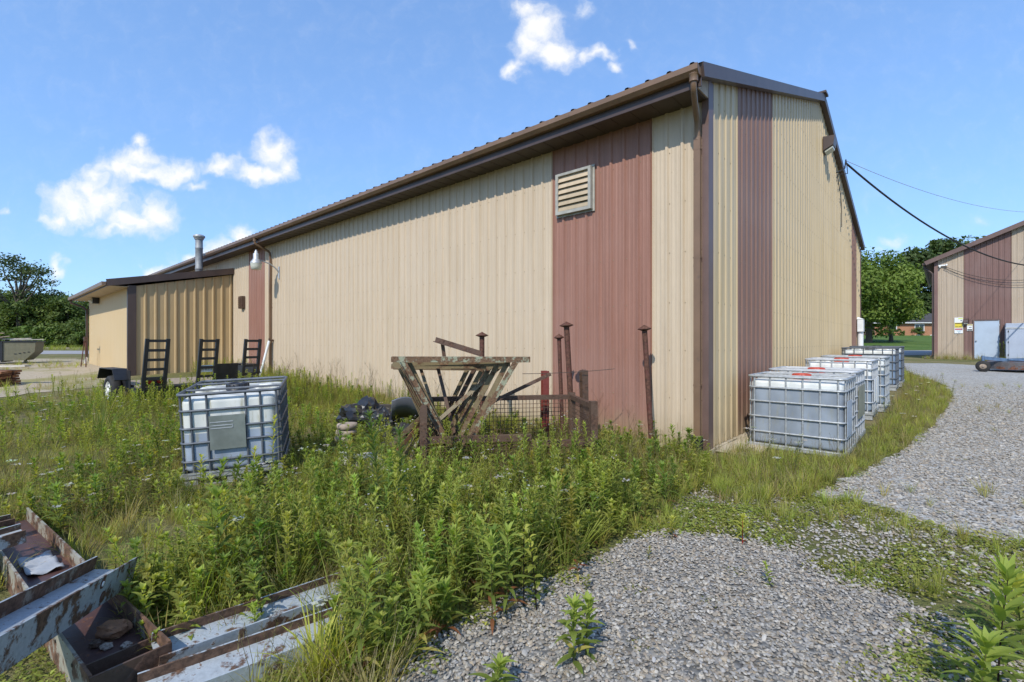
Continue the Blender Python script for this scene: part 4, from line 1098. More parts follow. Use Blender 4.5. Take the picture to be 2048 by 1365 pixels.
def conc_rounds():
    p = at(693, 880, 6.6)
    for k in range(3):
        m = MB(); m.lathe([(.11, 0), (.135, .01), (.14, .05), (.13, .075), (.08, .08)], 18); o = m.build('concrete_round', M['conc2']); o.location = (p.x + random.uniform(-.02, .02), p.y, .12 + .085 * k); o.rotation_euler = (R(random.uniform(-4, 4)), R(random.uniform(-4, 4)), k)
        tag(o, ('lowest concrete round of the small stack in the weeds', 'middle concrete round of the small stack', 'top concrete round of the small stack in the weeds')[k], 'concrete round', 'stacked concrete rounds')
conc_rounds()

# ================================================================== flatbed trailer
def trailer():
    A = Vector((.59, .8074, 0)); B = Vector((-.8074, .59, 0)); O = Vector((-7.9, 10.5, 0)); g = .05
    O.z = g
    t = thing('flatbed_trailer', 'black flatbed trailer with three upright loading ramps and a wooden deck', 'trailer', O, math.atan2(A.y, A.x))
    # local: x along the rear edge, y forward
    W0, W1, Ln = -.28, 2.32, 2.1
    m = MB()
    m.box(W0, 0, .32, W1, .07, .43); m.box(W0, Ln, .32, W1, Ln + .07, .43); m.box(W0, .07, .32, W0 + .07, Ln, .43); m.box(W1 - .07, .07, .32, W1, Ln, .43)
    for k in range(1, 6): m.box(W0 + .07, Ln * k / 6, .33, W1 - .07, Ln * k / 6 + .05, .40)
    m.build('frame', M['black'], t)
    m = MB(); m.box(W0 + .07, .07, .432, W1 - .07, Ln, .47); m.build('deck', M['deck'], t)
    def ramp(x, w):
        r = MB(); z0, z1 = .20, 1.50; ly = -.13
        for sx in (-1, 1): r.bar((x + sx * (w / 2 - .035), -.05, z0), (x + sx * (w / 2 - .035) + .07, ly, z1), .07, .05, (0, 1, 0))
        for k in range(7):
            u = .02 + .96 * k / 6
            if k in (0,): continue
            zz = lerp(z0, z1, u) - .02; xx = x + .07 * u; yy = lerp(-.05, ly, u)
            r.box(xx - w / 2 + .072, yy - .02, zz - .03, xx + w / 2 - .072, yy + .02, zz + .03)
        return r.build('ramp', M['black'], t)
    ramp(0, .46); ramp(1.03, .42); ramp(2.03, .42)
    m = MB(); m.box(-.2, -.035, .46, .24, -.003, .66); m.build('light_plate', M['black'], t)
    for x in (-.07, .14):
        m = MB(); m.lathe([(.072, 0), (.072, .02), (.06, .03), (.03, .036)], 20, (x, -.036, .58), (0, -1, 0)); m.build('tail_light', M['tail'], t)
    for side in (0, 1):
        xo = W0 - .26 if side == 0 else W1
        m = MB()
        m.add([(xo, .45, .60), (xo, .62, .84), (xo, 1.55, .84), (xo, 1.72, .60), (xo + .26, .45, .60), (xo + .26, .62, .84), (xo + .26, 1.55, .84), (xo + .26, 1.72, .60),
               (xo, .47, .585), (xo, .635, .825), (xo, 1.535, .825), (xo, 1.70, .585), (xo + .26, .47, .585), (xo + .26, .635, .825), (xo + .26, 1.535, .825), (xo + .26, 1.70, .585)],
              [(0, 1, 5, 4)[::-1], (1, 2, 6, 5)[::-1], (2, 3, 7, 6)[::-1], (8, 9, 13, 12), (9, 10, 14, 13), (10, 11, 15, 14), (0, 8, 9, 1), (1, 9, 10, 2), (2, 10, 11, 3), (4, 5, 13, 12), (5, 6, 14, 13), (6, 7, 15, 14), (0, 4, 12, 8), (3, 11, 15, 7)])
        xi = W0 if side == 0 else W1
        x0, x1 = (xi - .012, xi - .002) if side == 0 else (xi + .002, xi + .012)
        m.box(x0, .35, .36, x1, 1.75, .80); m.build('fender', M['black'], t)
        wx = W0 - .25 if side == 0 else W1 + .25; sgn = -1 if side == 0 else 1; wy = 1.08
        m = MB(); m.lathe([(.20, -.09), (.29, -.10), (.325, -.07), (.335, -.03), (.335, .03), (.325, .07), (.29, .10), (.20, .09), (.20, -.09)], 28, (wx + .12 * (1 if side == 0 else -1), wy, .34), (sgn, 0, 0), caps=False); wh_ = m.build('wheel', M['rubber'], t)
        m = MB(); c = (wx + .12 * (1 if side == 0 else -1), wy, .34)
        m.lathe([(.205, -.05), (.205, .085), (.195, .09), (.185, .06), (.15, .045), (.12, .06), (.07, .07), (.055, .05), (.05, .10), (.03, .11)], 26, c, (sgn, 0, 0))
        m.build('rim', M['wheel'], wh_)
        for k in range(5):
            a = 2 * math.pi * k / 5; b = MB(); b.lathe([(.014, .05), (.014, .085), (.006, .09)], 8, (c[0], c[1] + .085 * math.cos(a), c[2] + .085 * math.sin(a)), (sgn, 0, 0)); b.build('wheel_nut', M['black'], wh_)
    m = MB(); m.tube([(W0 - .2, 1.08, .34), (W1 + .2, 1.08, .34)], .035, 8); m.build('axle', M['black'], t)
    m = MB(); m.bar((W0 + .1, Ln, .37), (.97, Ln + .9, .37), .08, .08); m.bar((W1 - .1, Ln, .37), (.97, Ln + .9, .37), .08, .08); m.build('drawbar', M['black'], t)
    m = MB(); m.box(.89, -.065, .72, 1.19, -.058, .88); pl = m.build('licence_plate', M['sign_w'], t)
    m = MB(); m.box(.90, -.0665, .835, 1.18, -.0652, .872); m.build('plate_band', M['sign_b'], pl)
    text_mesh('plate_lettering', 'TN 48352', .085, M['mowerblue'], pl, (1.04, -.068, .782), (R(90), 0, 0), .001, .74)
    m = MB(); m.box(1.28, -.03, .44, 1.78, .03, .90); m.build('tail_board', M['black'], t)
trailer()

# ================================================================== rotary mower at the right edge
def mower():
    p = at(1966, 742, 17.9); g = gz(p.x, p.y)
    u = Vector((.93, -.37, 0)).normalized()
    t = thing('rotary_mower', 'old tractor mower deck with blue arms and a small tail wheel by the shed', 'mower', (p.x, p.y, g), math.atan2(u.y, u.x))
    c = (.0, 0, .21)
    m = MB(); m.lathe([(.10, -.08), (.19, -.085), (.21, -.05), (.21, .05), (.19, .085), (.10, .08), (.10, -.08)], 22, c, (.35, 1, 0), caps=False); w = m.build('wheel', M['rubber'], t)
    m = MB(); m.lathe([(.11, -.06), (.11, .075), (.06, .05), (.03, .09)], 16, c, (-.35, -1, 0)); m.build('rim', M['conc2'], w)
    # deck: rounded front plan with a deep skirt
    m = MB(); pts = []
    for k in range(13):
        a = R(100 + 160 * k / 12); pts.append((1.25 + .95 * math.cos(a), .55 + .80 * math.sin(a)))
    pts += [(2.9, -.25), (2.9, 1.35)]
    n = len(pts); lo = [(x, y, .10) for x, y in pts]; hi = [(x, y, .36) for x, y in pts]; top = [(lerp(x, 1.5, .12), lerp(y, .55, .12), .40) for x, y in pts]
    fs = [(i, (i + 1) % n, n + (i + 1) % n, n + i) for i in range(n)] + [(n + i, n + (i + 1) % n, 2 * n + (i + 1) % n, 2 * n + i) for i in range(n)] + [tuple(2 * n + i for i in range(n))]
    m.add(lo + hi + top, fs); m.build('deck', M['mowerdeck'], t)
    m = MB(); m.bar((.02, .0, .52), (.95, .2, .42), .10, .12); m.bar((0, .0, .30), (0, 0, .60), .07, .07, (0, 1, 0)); m.build('tail_arm', M['mowerblue'], t)
    m = MB(); m.bar((.75, .15, .45), (2.4, .75, .50), .09, .10); m.build('frame_beam', M['mowerblue'], t)
    m = MB(); m.tube([(.7, -.02, .46), (1.3, .1, .42), (2.0, .2, .52), (2.8, .4, .85)], .035, 8); m.build('hitch_arm', M['mowerblue'], t)
    m = MB(); m.tube([(1.2, -.1, .43), (2.0, -.1, .50), (2.85, .0, .56)], .03, 8); m.build('brace', M['mowerblue'], t)
    m = MB(); m.box(1.55, .3, .405, 2.1, .85, .62); m.build('gearbox', M['mowerblue'], t, bevel=.04)
    i0, i1 = 7, 10
    a = Vector((*pts[8], 0)); b = Vector((*pts[9], 0))
    a = Vector((1.20, -.262, 0)); b = Vector((1.62, -.262, 0))
    m = MB(); m.box(1.16, -.275, .17, 1.92, -.258, .32); s = m.build('name_plate', M['sign_w'], t)
    text_mesh('lettering', 'Bush Hog', .125, M['sign_r'], s, (1.54, -.277, .245), (R(90), 0, 0), .001)
mower()

# ================================================================== dumpster, boards
def dumpster():
    p = Vector((-22.35, 21.0)); g = gz(p.x, p.y); SX, SZ = .66, .86
    t = thing('dumpster', 'olive and black open dumpster heaped with boards beside the road', 'dumpster', (p.x, p.y, g), R(30)); t.scale = (SX, SX, SZ)
    m = MB()   # side profile with a sloped foot, open top
    pr = [(0, .18), (1.05, .18), (1.55, .62), (1.6, 1.15), (0, 1.15)]
    Dp = 1.7
    vs = [(x, 0, z) for x, z in pr] + [(x, Dp, z) for x, z in pr]; vs += [(lerp(x, .8, .06), .05, z + .02) for x, z in pr] + [(lerp(x, .8, .06), Dp - .05, z + .02) for x, z in pr]
    fs = [(0, 1, 2, 3, 4), (5, 9, 8, 7, 6), (0, 5, 6, 1), (1, 6, 7, 2), (2, 7, 8, 3), (4, 9, 5, 0), (10, 14, 13, 12, 11), (15, 16, 17, 18, 19), (10, 11, 16, 15), (11, 12, 17, 16), (12, 13, 18, 17), (14, 10, 15, 19)]
    m.add(vs, fs); m.build('tub', M['dump'], t)
    m = MB(); m.box(-.04, -.04, 1.12, 1.66, 0, 1.19); m.box(-.04, Dp, 1.12, 1.66, Dp + .04, 1.19); m.box(1.62, 0, 1.12, 1.66, Dp, 1.19); m.build('rim', M['black'], t)
    m = MB(); m.box(-.10, -.06, .10, -.002, Dp + .06, 1.19); m.box(-1.3, 0, .18, -.10, Dp, 1.12); e = m.build('end_box', M['black'], t)
    text_mesh('lettering', '031', .3, M['sign_w'], e, (-.55, -.006, .62), (R(90), 0, 0), .002)
    for k in range(4):
        m = MB(); m.box(.55 + .22 * k, -.02, .50 + .03 * k, .66 + .22 * k, -.003, .54 + .03 * k); m.build('slot', M['black'], t)
    m = MB(); m.lathe([(.1, -.05), (.11, 0), (.1, .05)], 14, (1.05, .2, .1), (0, 1, 0)); m.build('roller', M['black'], t)
    L_ = ('long bleached board overhanging the right rim of the dumpster', 'bleached board lying across the middle of the dumpster', 'grey board lying flat on the dumpster heap', 'short brown board tilted on the dumpster heap', 'board stack lying highest on the dumpster heap')
    Rm = Matrix.Rotation(R(30), 4, 'Z')
    for k, (x0, x1, y, z, dz, mm) in enumerate(((.3, 1.9, .3, 1.24, .03, 'whitewood'), (-.2, 1.2, .6, 1.27, .06, 'whitewood'), (-1.2, .6, .9, 1.30, .02, 'wood'), (-.9, .2, .3, 1.28, .16, 'wood'), (-1.6, -.1, .4, 1.62, -.03, 'wood'))):
        a = Rm @ Vector((x0 * SX, y * SX, z * SZ)); b = Rm @ Vector((x1 * SX, (y + .15) * SX, (z + dz) * SZ)); m = MB(); m.bar((0, 0, 0), b - a, .2, .035); o = m.build('board', M[mm]); o.location = Vector((p.x, p.y, g)) + a
        tag(o, L_[k], 'board', 'boards heaped on the dumpster')
dumpster()
def board_stack():
    p = Vector((-14.3, 13.6)); g = gz(p.x, p.y)
    names = ('lowest', 'second lowest', 'third from the bottom', 'fourth from the bottom', 'fifth from the bottom', 'top')
    for k in range(6):
        m = MB(); e = random.uniform(-.06, .08)
        for j in range(3): m.box(-2.2, -.4 + j * .27, 0, e + random.uniform(-.05, .03), -.16 + j * .27, .06)
        o = m.build('board_layer', M['rustwood' if k % 2 else 'rust']); o.location = (p.x, p.y, g + .075 * k - .01); o.rotation_euler = (R(1), R(random.uniform(-2, 2)), R(12 + random.uniform(-3, 3)))
        tag(o, f'{names[k]} layer of the reddish board pile at the left edge', 'board layer', 'layers of the reddish board pile')
    m = MB(); m.bar((-2.2, 0, 0), (.42, .12, .06), .2, .045); o = m.build('plank', M['whitewood']); o.location = (p.x, p.y, g + .50); tag(o, 'pale plank lying on top of the reddish board pile', 'plank')
board_stack()

# ================================================================== steel beams in the foreground
def hbeam(name, label, p, q, w, d, t, mat, up=(0, 0, 1), holes=(), grp='old steel beams in the weeds', inner='weldrust'):
    """flanges upright, web level: p,q centre line; d is the distance between the flanges"""
    p = Vector(p); q = Vector(q); m = MB()
    a, b, c = w / 2, d / 2, t / 2      # a half flange height, b half depth
    poly = [(-b, -a), (-b + t, -a), (-b + t, -c), (b - t, -c), (b - t, -a), (b, -a), (b, a), (b - t, a), (b - t, c), (-b + t, c), (-b + t, a), (-b, a)]
    m.sweep(poly, (0, 0, 0), q - p, up)
    for i in (1, 3, 7, 9): m.m[i] = 1
    mats = [mat, M[inner]]
    dr = (q - p).normalized(); r = dr.cross(Vector(up)).normalized(); uu = r.cross(dr)
    if holes:
        o = thing(name, label, 'steel beam', p, group=grp)
        m.build('section', mats, o)
        for f, v, mt, rr in holes:
            hb = MB(); c_ = dr * f + uu * v + r * b
            hb.lathe([(rr * 1.7, -.002), (rr * 1.7, .0025)], 14, c_, r, 1); hb.lathe([(rr, .0), (rr, .004), (rr * .6, .005)], 14, c_, r); hb.build('bolt_hole', [M[mt], M['rust']], o)
    else:
        o = m.build(name, mats); o.location = p; tag(o, label, 'steel beam', grp)
    return o
# big beam lying across the trough, its near end rising out of frame
P1 = at(266, 1136, 2.72); Pn = at(0, 1300, 1.66); d_ = (Pn - P1).normalized()
hor = Vector((d_.x, d_.y, 0)).normalized(); bk = Vector((-hor.y, hor.x, 0))
if bk.y < 0: bk = -bk
hbeam('steel_beam', 'large blue-grey beam with rust streaks lying across the trough, tilted up', P1 - bk * .09 + d_ * 1.6, P1 - bk * .09, .145, .20, .009, M['beamblue'], up=(.20, -.10, 1), holes=((1.18, .038, 'sign_w', .013), (1.22, -.03, 'rustbrown', .016)))
# trough: wide section lying flat with end plate and stiffener
def trough():
    a = Vector((-1.60, 2.02, .11)); b = Vector((-3.98, 3.74, .13)); L = (b - a).length; w = .26; h = .15
    t = thing('steel_trough', 'long rusty steel trough with an end plate, lying under the big beam', 'trough', a, math.atan2((b - a).y, (b - a).x), group=None)
    # local x along, y towards the left-near side
    m = MB(); m.box(.012, -w / 2, -.055, L, w / 2, -.045); m.build('bottom_plate', M['trough'], t)
    for s in (-1, 1):
        m = MB(); y = s * (w / 2 + .006); m.box(0.012, y - .006, -.12, L, y + .006, .05); m.build('side_plate', M['beamrust'], t)
        for k in range(9):
            hb = MB(); hb.lathe([(.008, 0), (.008, .003)], 10, (.25 + k * .28, y + s * .006, .0), (0, s, 0)); hb.build('bolt_hole', M['black'], t)
    m = MB(); m.box(0, -w / 2 - .012, -.12, .011, w / 2 + .012, .045); m.build('end_plate', M['rustbrown'], t)
    m = MB(); m.box(.16, -w / 2, -.044, .17, w / 2, .02); m.build('stiffener', M['rustbrown'], t)
    for k, (x, y, s, mt, nm, lb) in enumerate(((.46, -.05, .055, 'rustwood', 'rust_chunk', 'rusty orange lump lying in the trough'), (.36, .0, .02, 'conc2', 'debris_lump', 'small grey lump lying in the trough before the rusty one'), (.30, -.06, .018, 'conc2', 'debris_lump', 'smallest grey lump near the trough end'), (.42, .02, .022, 'rustbrown', 'debris_lump', 'small brown lump lying in the trough'))):
        w_ = Matrix.Rotation(math.atan2((b - a).y, (b - a).x), 3, 'Z') @ Vector((x, y, -.045 + s * .5)) + a
        lump(nm, lb, 'debris', w_, s * 1.3, s, s * .8, M[mt], .35, 1.6, k + 20, sub=3)
    w_ = Matrix.Rotation(math.atan2((b - a).y, (b - a).x), 3, 'Z') @ Vector((1.75, .0, -.035)) + a
    m = MB(); n = 8; vs = []; fs = []
    for i in range(n + 1):
        for j in range(n + 1): vs.append((lerp(-.19, .17, i / n), lerp(-.09, .07, j / n), .012 * math.sin(i * 1.7 + j) + .01))
    for i in range(n):
        for j in range(n): k = i * (n + 1) + j; fs.append((k, k + n + 1, k + n + 2, k + 1))
    m.add(vs, fs, 0, True); o = m.build('scrap_sheet', M['liner']); o.location = w_; o.rotation_euler = (0, 0, math.atan2((b - a).y, (b - a).x)); o.modifiers.new('thick', 'SOLIDIFY').thickness = .004
    tag(o, 'crumpled white scrap sheet lying in the trough', 'scrap sheet')
trough()
def flat_beam(label, pxa, pya, Ya, pxb, pyb, Yb, ext, w=.10, d=.12, mat='beamrust', name='steel_beam'):
    a = at(pxa, pya, Ya); b = at(pxb, pyb, Yb); dr = (b - a).normalized()
    s_ = Vector((-dr.y, dr.x, 0)).normalized(); s_ = s_ if s_.y > 0 else -s_
    a = a + s_ * d * .5; b = b + s_ * d * .5      # the traced line is the near flange
    return hbeam(name, label, a, b + dr * ext, w, d, .008, M[mat], up=tuple(Vector((0, 0, 1)) - s_ * .16))
flat_beam('straight grey beam running right from the trough end into the weeds', 318, 1330, 2.08, 695, 1192, 2.70, .35, .10, .185, 'beamblue')
flat_beam('nearest grey beam at the lower edge, parallel to the one behind it', 275, 1430, 1.84, 655, 1285, 2.28, .45, .10, .185, 'beamblue')
flat_beam('short grey beam lying across the far part of the trough', 52, 1070, 3.05, -90, 1112, 2.80, .9, .085, .12, 'beamblue')
flat_beam('rusty beam half buried in grass at the far end of the trough', 52, 1020, 4.1, 178, 1004, 4.35, .0, .11, .12, 'beamrust')
flat_beam('brown beam end lying behind the short grey beam at the left edge', 30, 1046, 3.45, -90, 1075, 3.2, .6, .08, .1, 'beamrust')
# ================================================================== plants (plain meshes built with numpy)
class PB:
    """quad soup with a colour per vertex"""
    def __init__(s): s.V = []; s.Fq = []; s.C = []; s.n = 0
    def add(s, V, Fq, C):
        V = np.asarray(V, float); s.V.append(V); s.Fq.append(np.asarray(Fq, int) + s.n)
        C = np.asarray(C, float)
        if C.ndim == 1: C = np.tile(C, (len(V), 1))
        s.C.append(C); s.n += len(V)
    def arr(s): return np.concatenate(s.V), np.concatenate(s.Fq), np.concatenate(s.C)

def np_mesh(name, V, Q, C, mat, smooth=True):
    me = bpy.data.meshes.new(name)
    me.vertices.add(len(V)); me.vertices.foreach_set('co', V.astype(np.float32).ravel())
    me.loops.add(Q.size); me.loops.foreach_set('vertex_index', Q.astype(np.int32).ravel())
    k = Q.shape[1]
    me.polygons.add(len(Q)); me.polygons.foreach_set('loop_start', np.arange(0, Q.size, k, dtype=np.int32))
    try: me.polygons.foreach_set('loop_total', np.full(len(Q), k, dtype=np.int32))
    except Exception: pass
    me.polygons.foreach_set('use_smooth', np.full(len(Q), smooth))
    at_ = me.color_attributes.new('col', 'FLOAT_COLOR', 'POINT')
    at_.data.foreach_set('color', np.concatenate([C, np.ones((len(C), 1))], 1).astype(np.float32).ravel())
    me.materials.append(mat); me.update(calc_edges=True)
    return me

def scatter(protos, pos, yaw, scale, tilt=.12, tint=.18, sq=None):
    """replicate prototype arrays; returns V, Q, C"""
    N = len(pos); which = rng.integers(0, len(protos), N); outV, outQ, outC = [], [], []; off = 0
    for k, (V, Q, C) in enumerate(protos):
        idx = np.nonzero(which == k)[0]; n = len(idx)
        if not n: continue
        a = yaw[idx]; s = scale[idx]; c_, s_ = np.cos(a), np.sin(a)
        tx = rng.normal(0, tilt, n); ty = rng.normal(0, tilt, n)
        X = V[None, :, 0] * c_[:, None] - V[None, :, 1] * s_[:, None]; Y = V[None, :, 0] * s_[:, None] + V[None, :, 1] * c_[:, None]; Z = np.repeat(V[None, :, 2], n, 0)
        X = X + Z * tx[:, None]; Y = Y + Z * ty[:, None]
        P = np.stack([X, Y, Z], 2) * s[:, None, None] + pos[idx][:, None, :]
        t = (1 + rng.uniform(-tint, tint, (n, 1))) * (1 + rng.uniform(-tint * .5, tint * .5, (n, 3)))
        outV.append(P.reshape(-1, 3)); outC.append(np.clip(C[None] * t[:, None, :], 0, 1).reshape(-1, 3))
        outQ.append((Q[None] + (np.arange(n) * len(V))[:, None, None] + off).reshape(-1, Q.shape[1])); off += n * len(V)
    return np.concatenate(outV), np.concatenate(outQ), np.concatenate(outC)

def leaf(pb, base, az, el, L, W, col, bend=.6, n=3, fold=.25, tipcol=None):
    ca, sa = math.cos(az), math.sin(az); x, z = 0.0, 0.0; rows = []; e = el
    for i in range(n + 1):
        t = i / n; w = W * max(.05, math.sin(math.pi * min(1, .08 + .92 * t) ** .75)) / 2 if i < n else W * .03
        for q in (-1, 0, 1):
            px = x; py = q * w; pz = z + abs(q) * w * fold
            rows.append((base[0] + ca * px - sa * py, base[1] + sa * px + ca * py, base[2] + pz))
        x += L / n * math.cos(e); z += L / n * math.sin(e); e -= bend / n
    F_ = []
    for i in range(n):
        a = i * 3; F_ += [(a, a + 1, a + 4, a + 3), (a + 1, a + 2, a + 5, a + 4)]
    pb.add(rows, F_, col)

def stemq(pb, pts, r0, r1, col, k=3):
    V = []; n = len(pts)
    for i, p in enumerate(pts):
        r = lerp(r0, r1, i / (n - 1))
        for j in range(k):
            a = 2 * math.pi * j / k; V.append((p[0] + r * math.cos(a), p[1] + r * math.sin(a), p[2]))
    F_ = []
    for i in range(n - 1):
        for j in range(k): F_.append((i * k + j, i * k + (j + 1) % k, (i + 1) * k + (j + 1) % k, (i + 1) * k + j))
    pb.add(V, F_, col)

def mixc(a, b, t): return np.array(a) * (1 - t) + np.array(b) * t
G_DARK = (.175, .210, .046); G_MID = (.30, .325, .068); G_LIME = (.40, .42, .105); G_YEL = (.42, .37, .125); RED = (.20, .065, .045); STRAW = (.36, .29, .16); STEM = (.13, .145, .055)

def stalk(rr, h=.7, nl=34, L=.10, W=.018, top=.25, lo=G_DARK, hi=G_MID, tipc=G_LIME, red=0.0, flowers=0, stem=STEM, seg=3, rosette=True):
    pb = PB(); r = random.Random(rr); bx, by = r.uniform(-.06, .06) * h, r.uniform(-.06, .06) * h
    P = lambda t: (bx * t * t, by * t * t, h * t)
    stemq(pb, [P(i / 4) for i in range(5)], .0045, .0018, stem)
    for i in range(nl):
        t = .10 + .90 * (i / nl) ** .85; az = i * 2.4 + r.uniform(-.35, .35)
        l = L * (.65 + .5 * math.sin(math.pi * min(1, t * .85 + .1))) * r.uniform(.75, 1.2)
        el = lerp(.15, .95, t) + r.uniform(-.25, .25)
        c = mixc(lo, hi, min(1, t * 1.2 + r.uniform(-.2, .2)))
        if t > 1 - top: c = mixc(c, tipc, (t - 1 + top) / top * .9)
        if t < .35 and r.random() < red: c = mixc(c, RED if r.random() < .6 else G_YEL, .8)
        leaf(pb, P(t), az, el, l, W * r.uniform(.8, 1.25), c, bend=r.uniform(.5, 1.3), n=seg)
    if rosette:
        for i in range(9): leaf(pb, P(1), i * 2.4, r.uniform(.7, 1.35), L * r.uniform(.4, .7), W * .8, mixc(hi, tipc, r.uniform(.6, 1)), bend=.5, n=seg)
    for k in range(flowers):
        a = r.uniform(0, 6.28); d = r.uniform(.02, .10); q = P(1); e = (q[0] + d * math.cos(a), q[1] + d * math.sin(a), q[2] + r.uniform(.03, .14))
        stemq(pb, [P(.92), ((q[0] + e[0]) / 2, (q[1] + e[1]) / 2, q[2] + .01), e], .0016, .0010, stem)
        disc(pb, e, r.uniform(.008, .012), (.62, .60, .58), r)
    return pb.arr()

def disc(pb, c, rad, col, r, k=6):
    tx, ty = r.uniform(-.4, .4), r.uniform(-.4, .4); V = []
    for j in range(k):
        a = 2 * math.pi * j / k; x, y = rad * math.cos(a), rad * math.sin(a); V.append((c[0] + x, c[1] + y, c[2] + x * tx + y * ty))
    pb.add(V, [(0, 1, 2, 3), (0, 3, 4, 5)], col)

def tuft(rr, h=.30, nb=20, spread=.08, W=.005, cols=(G_MID, G_YEL), straw=.2, lean=.5, seed=False):
    pb = PB(); r = random.Random(rr)
    for i in range(nb):
        az = r.uniform(0, 6.28); d = r.uniform(0, spread); b = (d * math.cos(az), d * math.sin(az), 0)
        c = mixc(cols[0], cols[1], r.random())
        if r.random() < straw: c = mixc(c, STRAW, .8)
        leaf(pb, b, az + r.uniform(-.8, .8), r.uniform(1.57 - lean, 1.55), h * r.uniform(.55, 1.15), W * r.uniform(.8, 1.4), c, bend=r.uniform(.2, 1.3), n=3, fold=.1)
    if seed:
        for i in range(3):
            a = r.uniform(0, 6.28); q = (spread * math.cos(a) * .5, spread * math.sin(a) * .5, 0); e = (q[0] * 2.2, q[1] * 2.2, h * r.uniform(1.2, 1.5))
            stemq(pb, [q, ((q[0] + e[0]) * .45, (q[1] + e[1]) * .45, e[2] * .6), e], .0014, .0008, (.20, .17, .08))
            for k in range(6): leaf(pb, (e[0], e[1], e[2] - .012 * k), k * 2.1, 1.0, .025, .006, (.24, .19, .10), n=1)
    return pb.arr()

def cover(rr, rad=.14, n=46, L=.03, W=.02, h=.05, cols=(G_DARK, G_MID), flower=0):
    pb = PB(); r = random.Random(rr)
    for i in range(n):
        a = r.uniform(0, 6.28); d = rad * math.sqrt(r.random()); z = h * r.uniform(.2, 1) * (1 - .5 * d / rad)
        leaf(pb, (d * math.cos(a), d * math.sin(a), z), r.uniform(0, 6.28), r.uniform(-.1, .7), L * r.uniform(.7, 1.3), W * r.uniform(.7, 1.2), mixc(cols[0], cols[1], r.random()), bend=.5, n=2, fold=.2)
    for i in range(flower):
        a = r.uniform(0, 6.28); d = rad * r.random()
        for k in range(3): disc(pb, (d * math.cos(a) + r.uniform(-.01, .01), d * math.sin(a) + r.uniform(-.01, .01), h * 1.3 + r.uniform(0, .01)), .012, (.55, .45, .42), r)
    return pb.arr()

def yarrow(rr, h=.34):
    pb = PB(); r = random.Random(rr); bx, by = r.uniform(-.05, .05), r.uniform(-.05, .05); top = (bx, by, h)
    stemq(pb, [(0, 0, 0), (bx * .3, by * .3, h * .5), top], .002, .0013, (.12, .13, .06))
    for i in range(12):
        t = r.uniform(.03, .7); leaf(pb, (bx * t * t, by * t * t, h * t), i * 2.4, r.uniform(.2, .9), .07 * r.uniform(.6, 1.1), .010, mixc(G_DARK, G_MID, r.random()), n=2)
    for k in range(18):
        a = r.uniform(0, 6.28); d = .036 * math.sqrt(r.random()); disc(pb, (top[0] + d * math.cos(a), top[1] + d * math.sin(a), top[2] + r.uniform(-.003, .006)), .0085, np.array((.60, .58, .54)) * r.uniform(.8, 1.05), r)
    for k in range(4):
        a = k * 1.57; stemq(pb, [(bx * .8, by * .8, h * .88), (top[0] + .025 * math.cos(a), top[1] + .025 * math.sin(a), h - .004)], .0012, .0008, (.13, .14, .06))
    return pb.arr()

def dry(rr, h=.6, k=7):
    pb = PB(); r = random.Random(rr); c = np.array((.11, .085, .055)) * r.uniform(.7, 1.3); bx, by = r.uniform(-.15, .15), r.uniform(-.15, .15)
    P = lambda t: (bx * t, by * t, h * t)
    stemq(pb, [P(0), P(.5), P(1)], .003, .001, c)
    for i in range(k):
        t = r.uniform(.35, .95); a = r.uniform(0, 6.28); l = h * r.uniform(.12, .3); q = P(t); e = (q[0] + l * .6 * math.cos(a), q[1] + l * .6 * math.sin(a), q[2] + l)
        stemq(pb, [q, e], .0014, .0007, c)
        for m in range(4): leaf(pb, (e[0], e[1], e[2] - m * .012), m * 2, .8, .014, .008, mixc(c, STRAW, .4), n=1)
    return pb.arr()

# ---- where things may grow (kept off buildings and other solid things)
def local_wh(X, Y): dx, dy = X - C0.x, Y - C0.y; return dx * D2.x + dy * D2.y, dx * D1.x + dy * D1.y
def blocked(X, Y, m=.0):
    b, a = local_wh(X, Y)
    k = (b > -m - .02) & (a > -m - .02) & (b < WW) & (a < WL)
    k |= (b > -LW - .05 - m) & (a > LA - .03 - m) & (b < 1) & (a < LB)
    k |= (b > .78) & (b < 2.98) & (a > -1.45) & (a < -.25)               # the totes
    k |= (b > 4.0) & (b < 6.2) & (a > -1.5) & (a < -.25); k |= (b > 9.1) & (b < 11.4) & (a > -1.5) & (a < -.3)
    dx, dy = X - ct.x, Y - ct.y; ca, sa = math.cos(-ang), math.sin(-ang); lx, ly = dx * ca - dy * sa, dx * sa + dy * ca
    k |= (np.abs(lx) < tw / 2 + .02) & (ly < td / 2) & (ly > -td / 2 - .24)
    dx, dy = X - SHC.x, Y - SHC.y; lx = dx * SHD.x + dy * SHD.y; ly = -dx * SHD.y + dy * SHD.x
    k |= (lx > -.1) & (lx < SHW) & (ly > -.05)
    # trough and beams
    k |= inpoly([(-.80, 2.62), (-.90, 2.74), (-1.60, 2.15), (-2.35, 2.8), (-4, 2.6), (-3.5, .6), (-.9, .6), (-1.15, 1.75), (-.95, 2.2)], X, Y)
    k |= inpoly([(-1.52, 2.12), (-1.72, 1.9), (-4.1, 3.6), (-3.85, 3.9)], X, Y)
    return k

def px_of(X, Y):
    Z = gnd(X, Y); return CX + F * X / np.maximum(Y, .1), CY + F * (H - Z) / np.maximum(Y, .1)

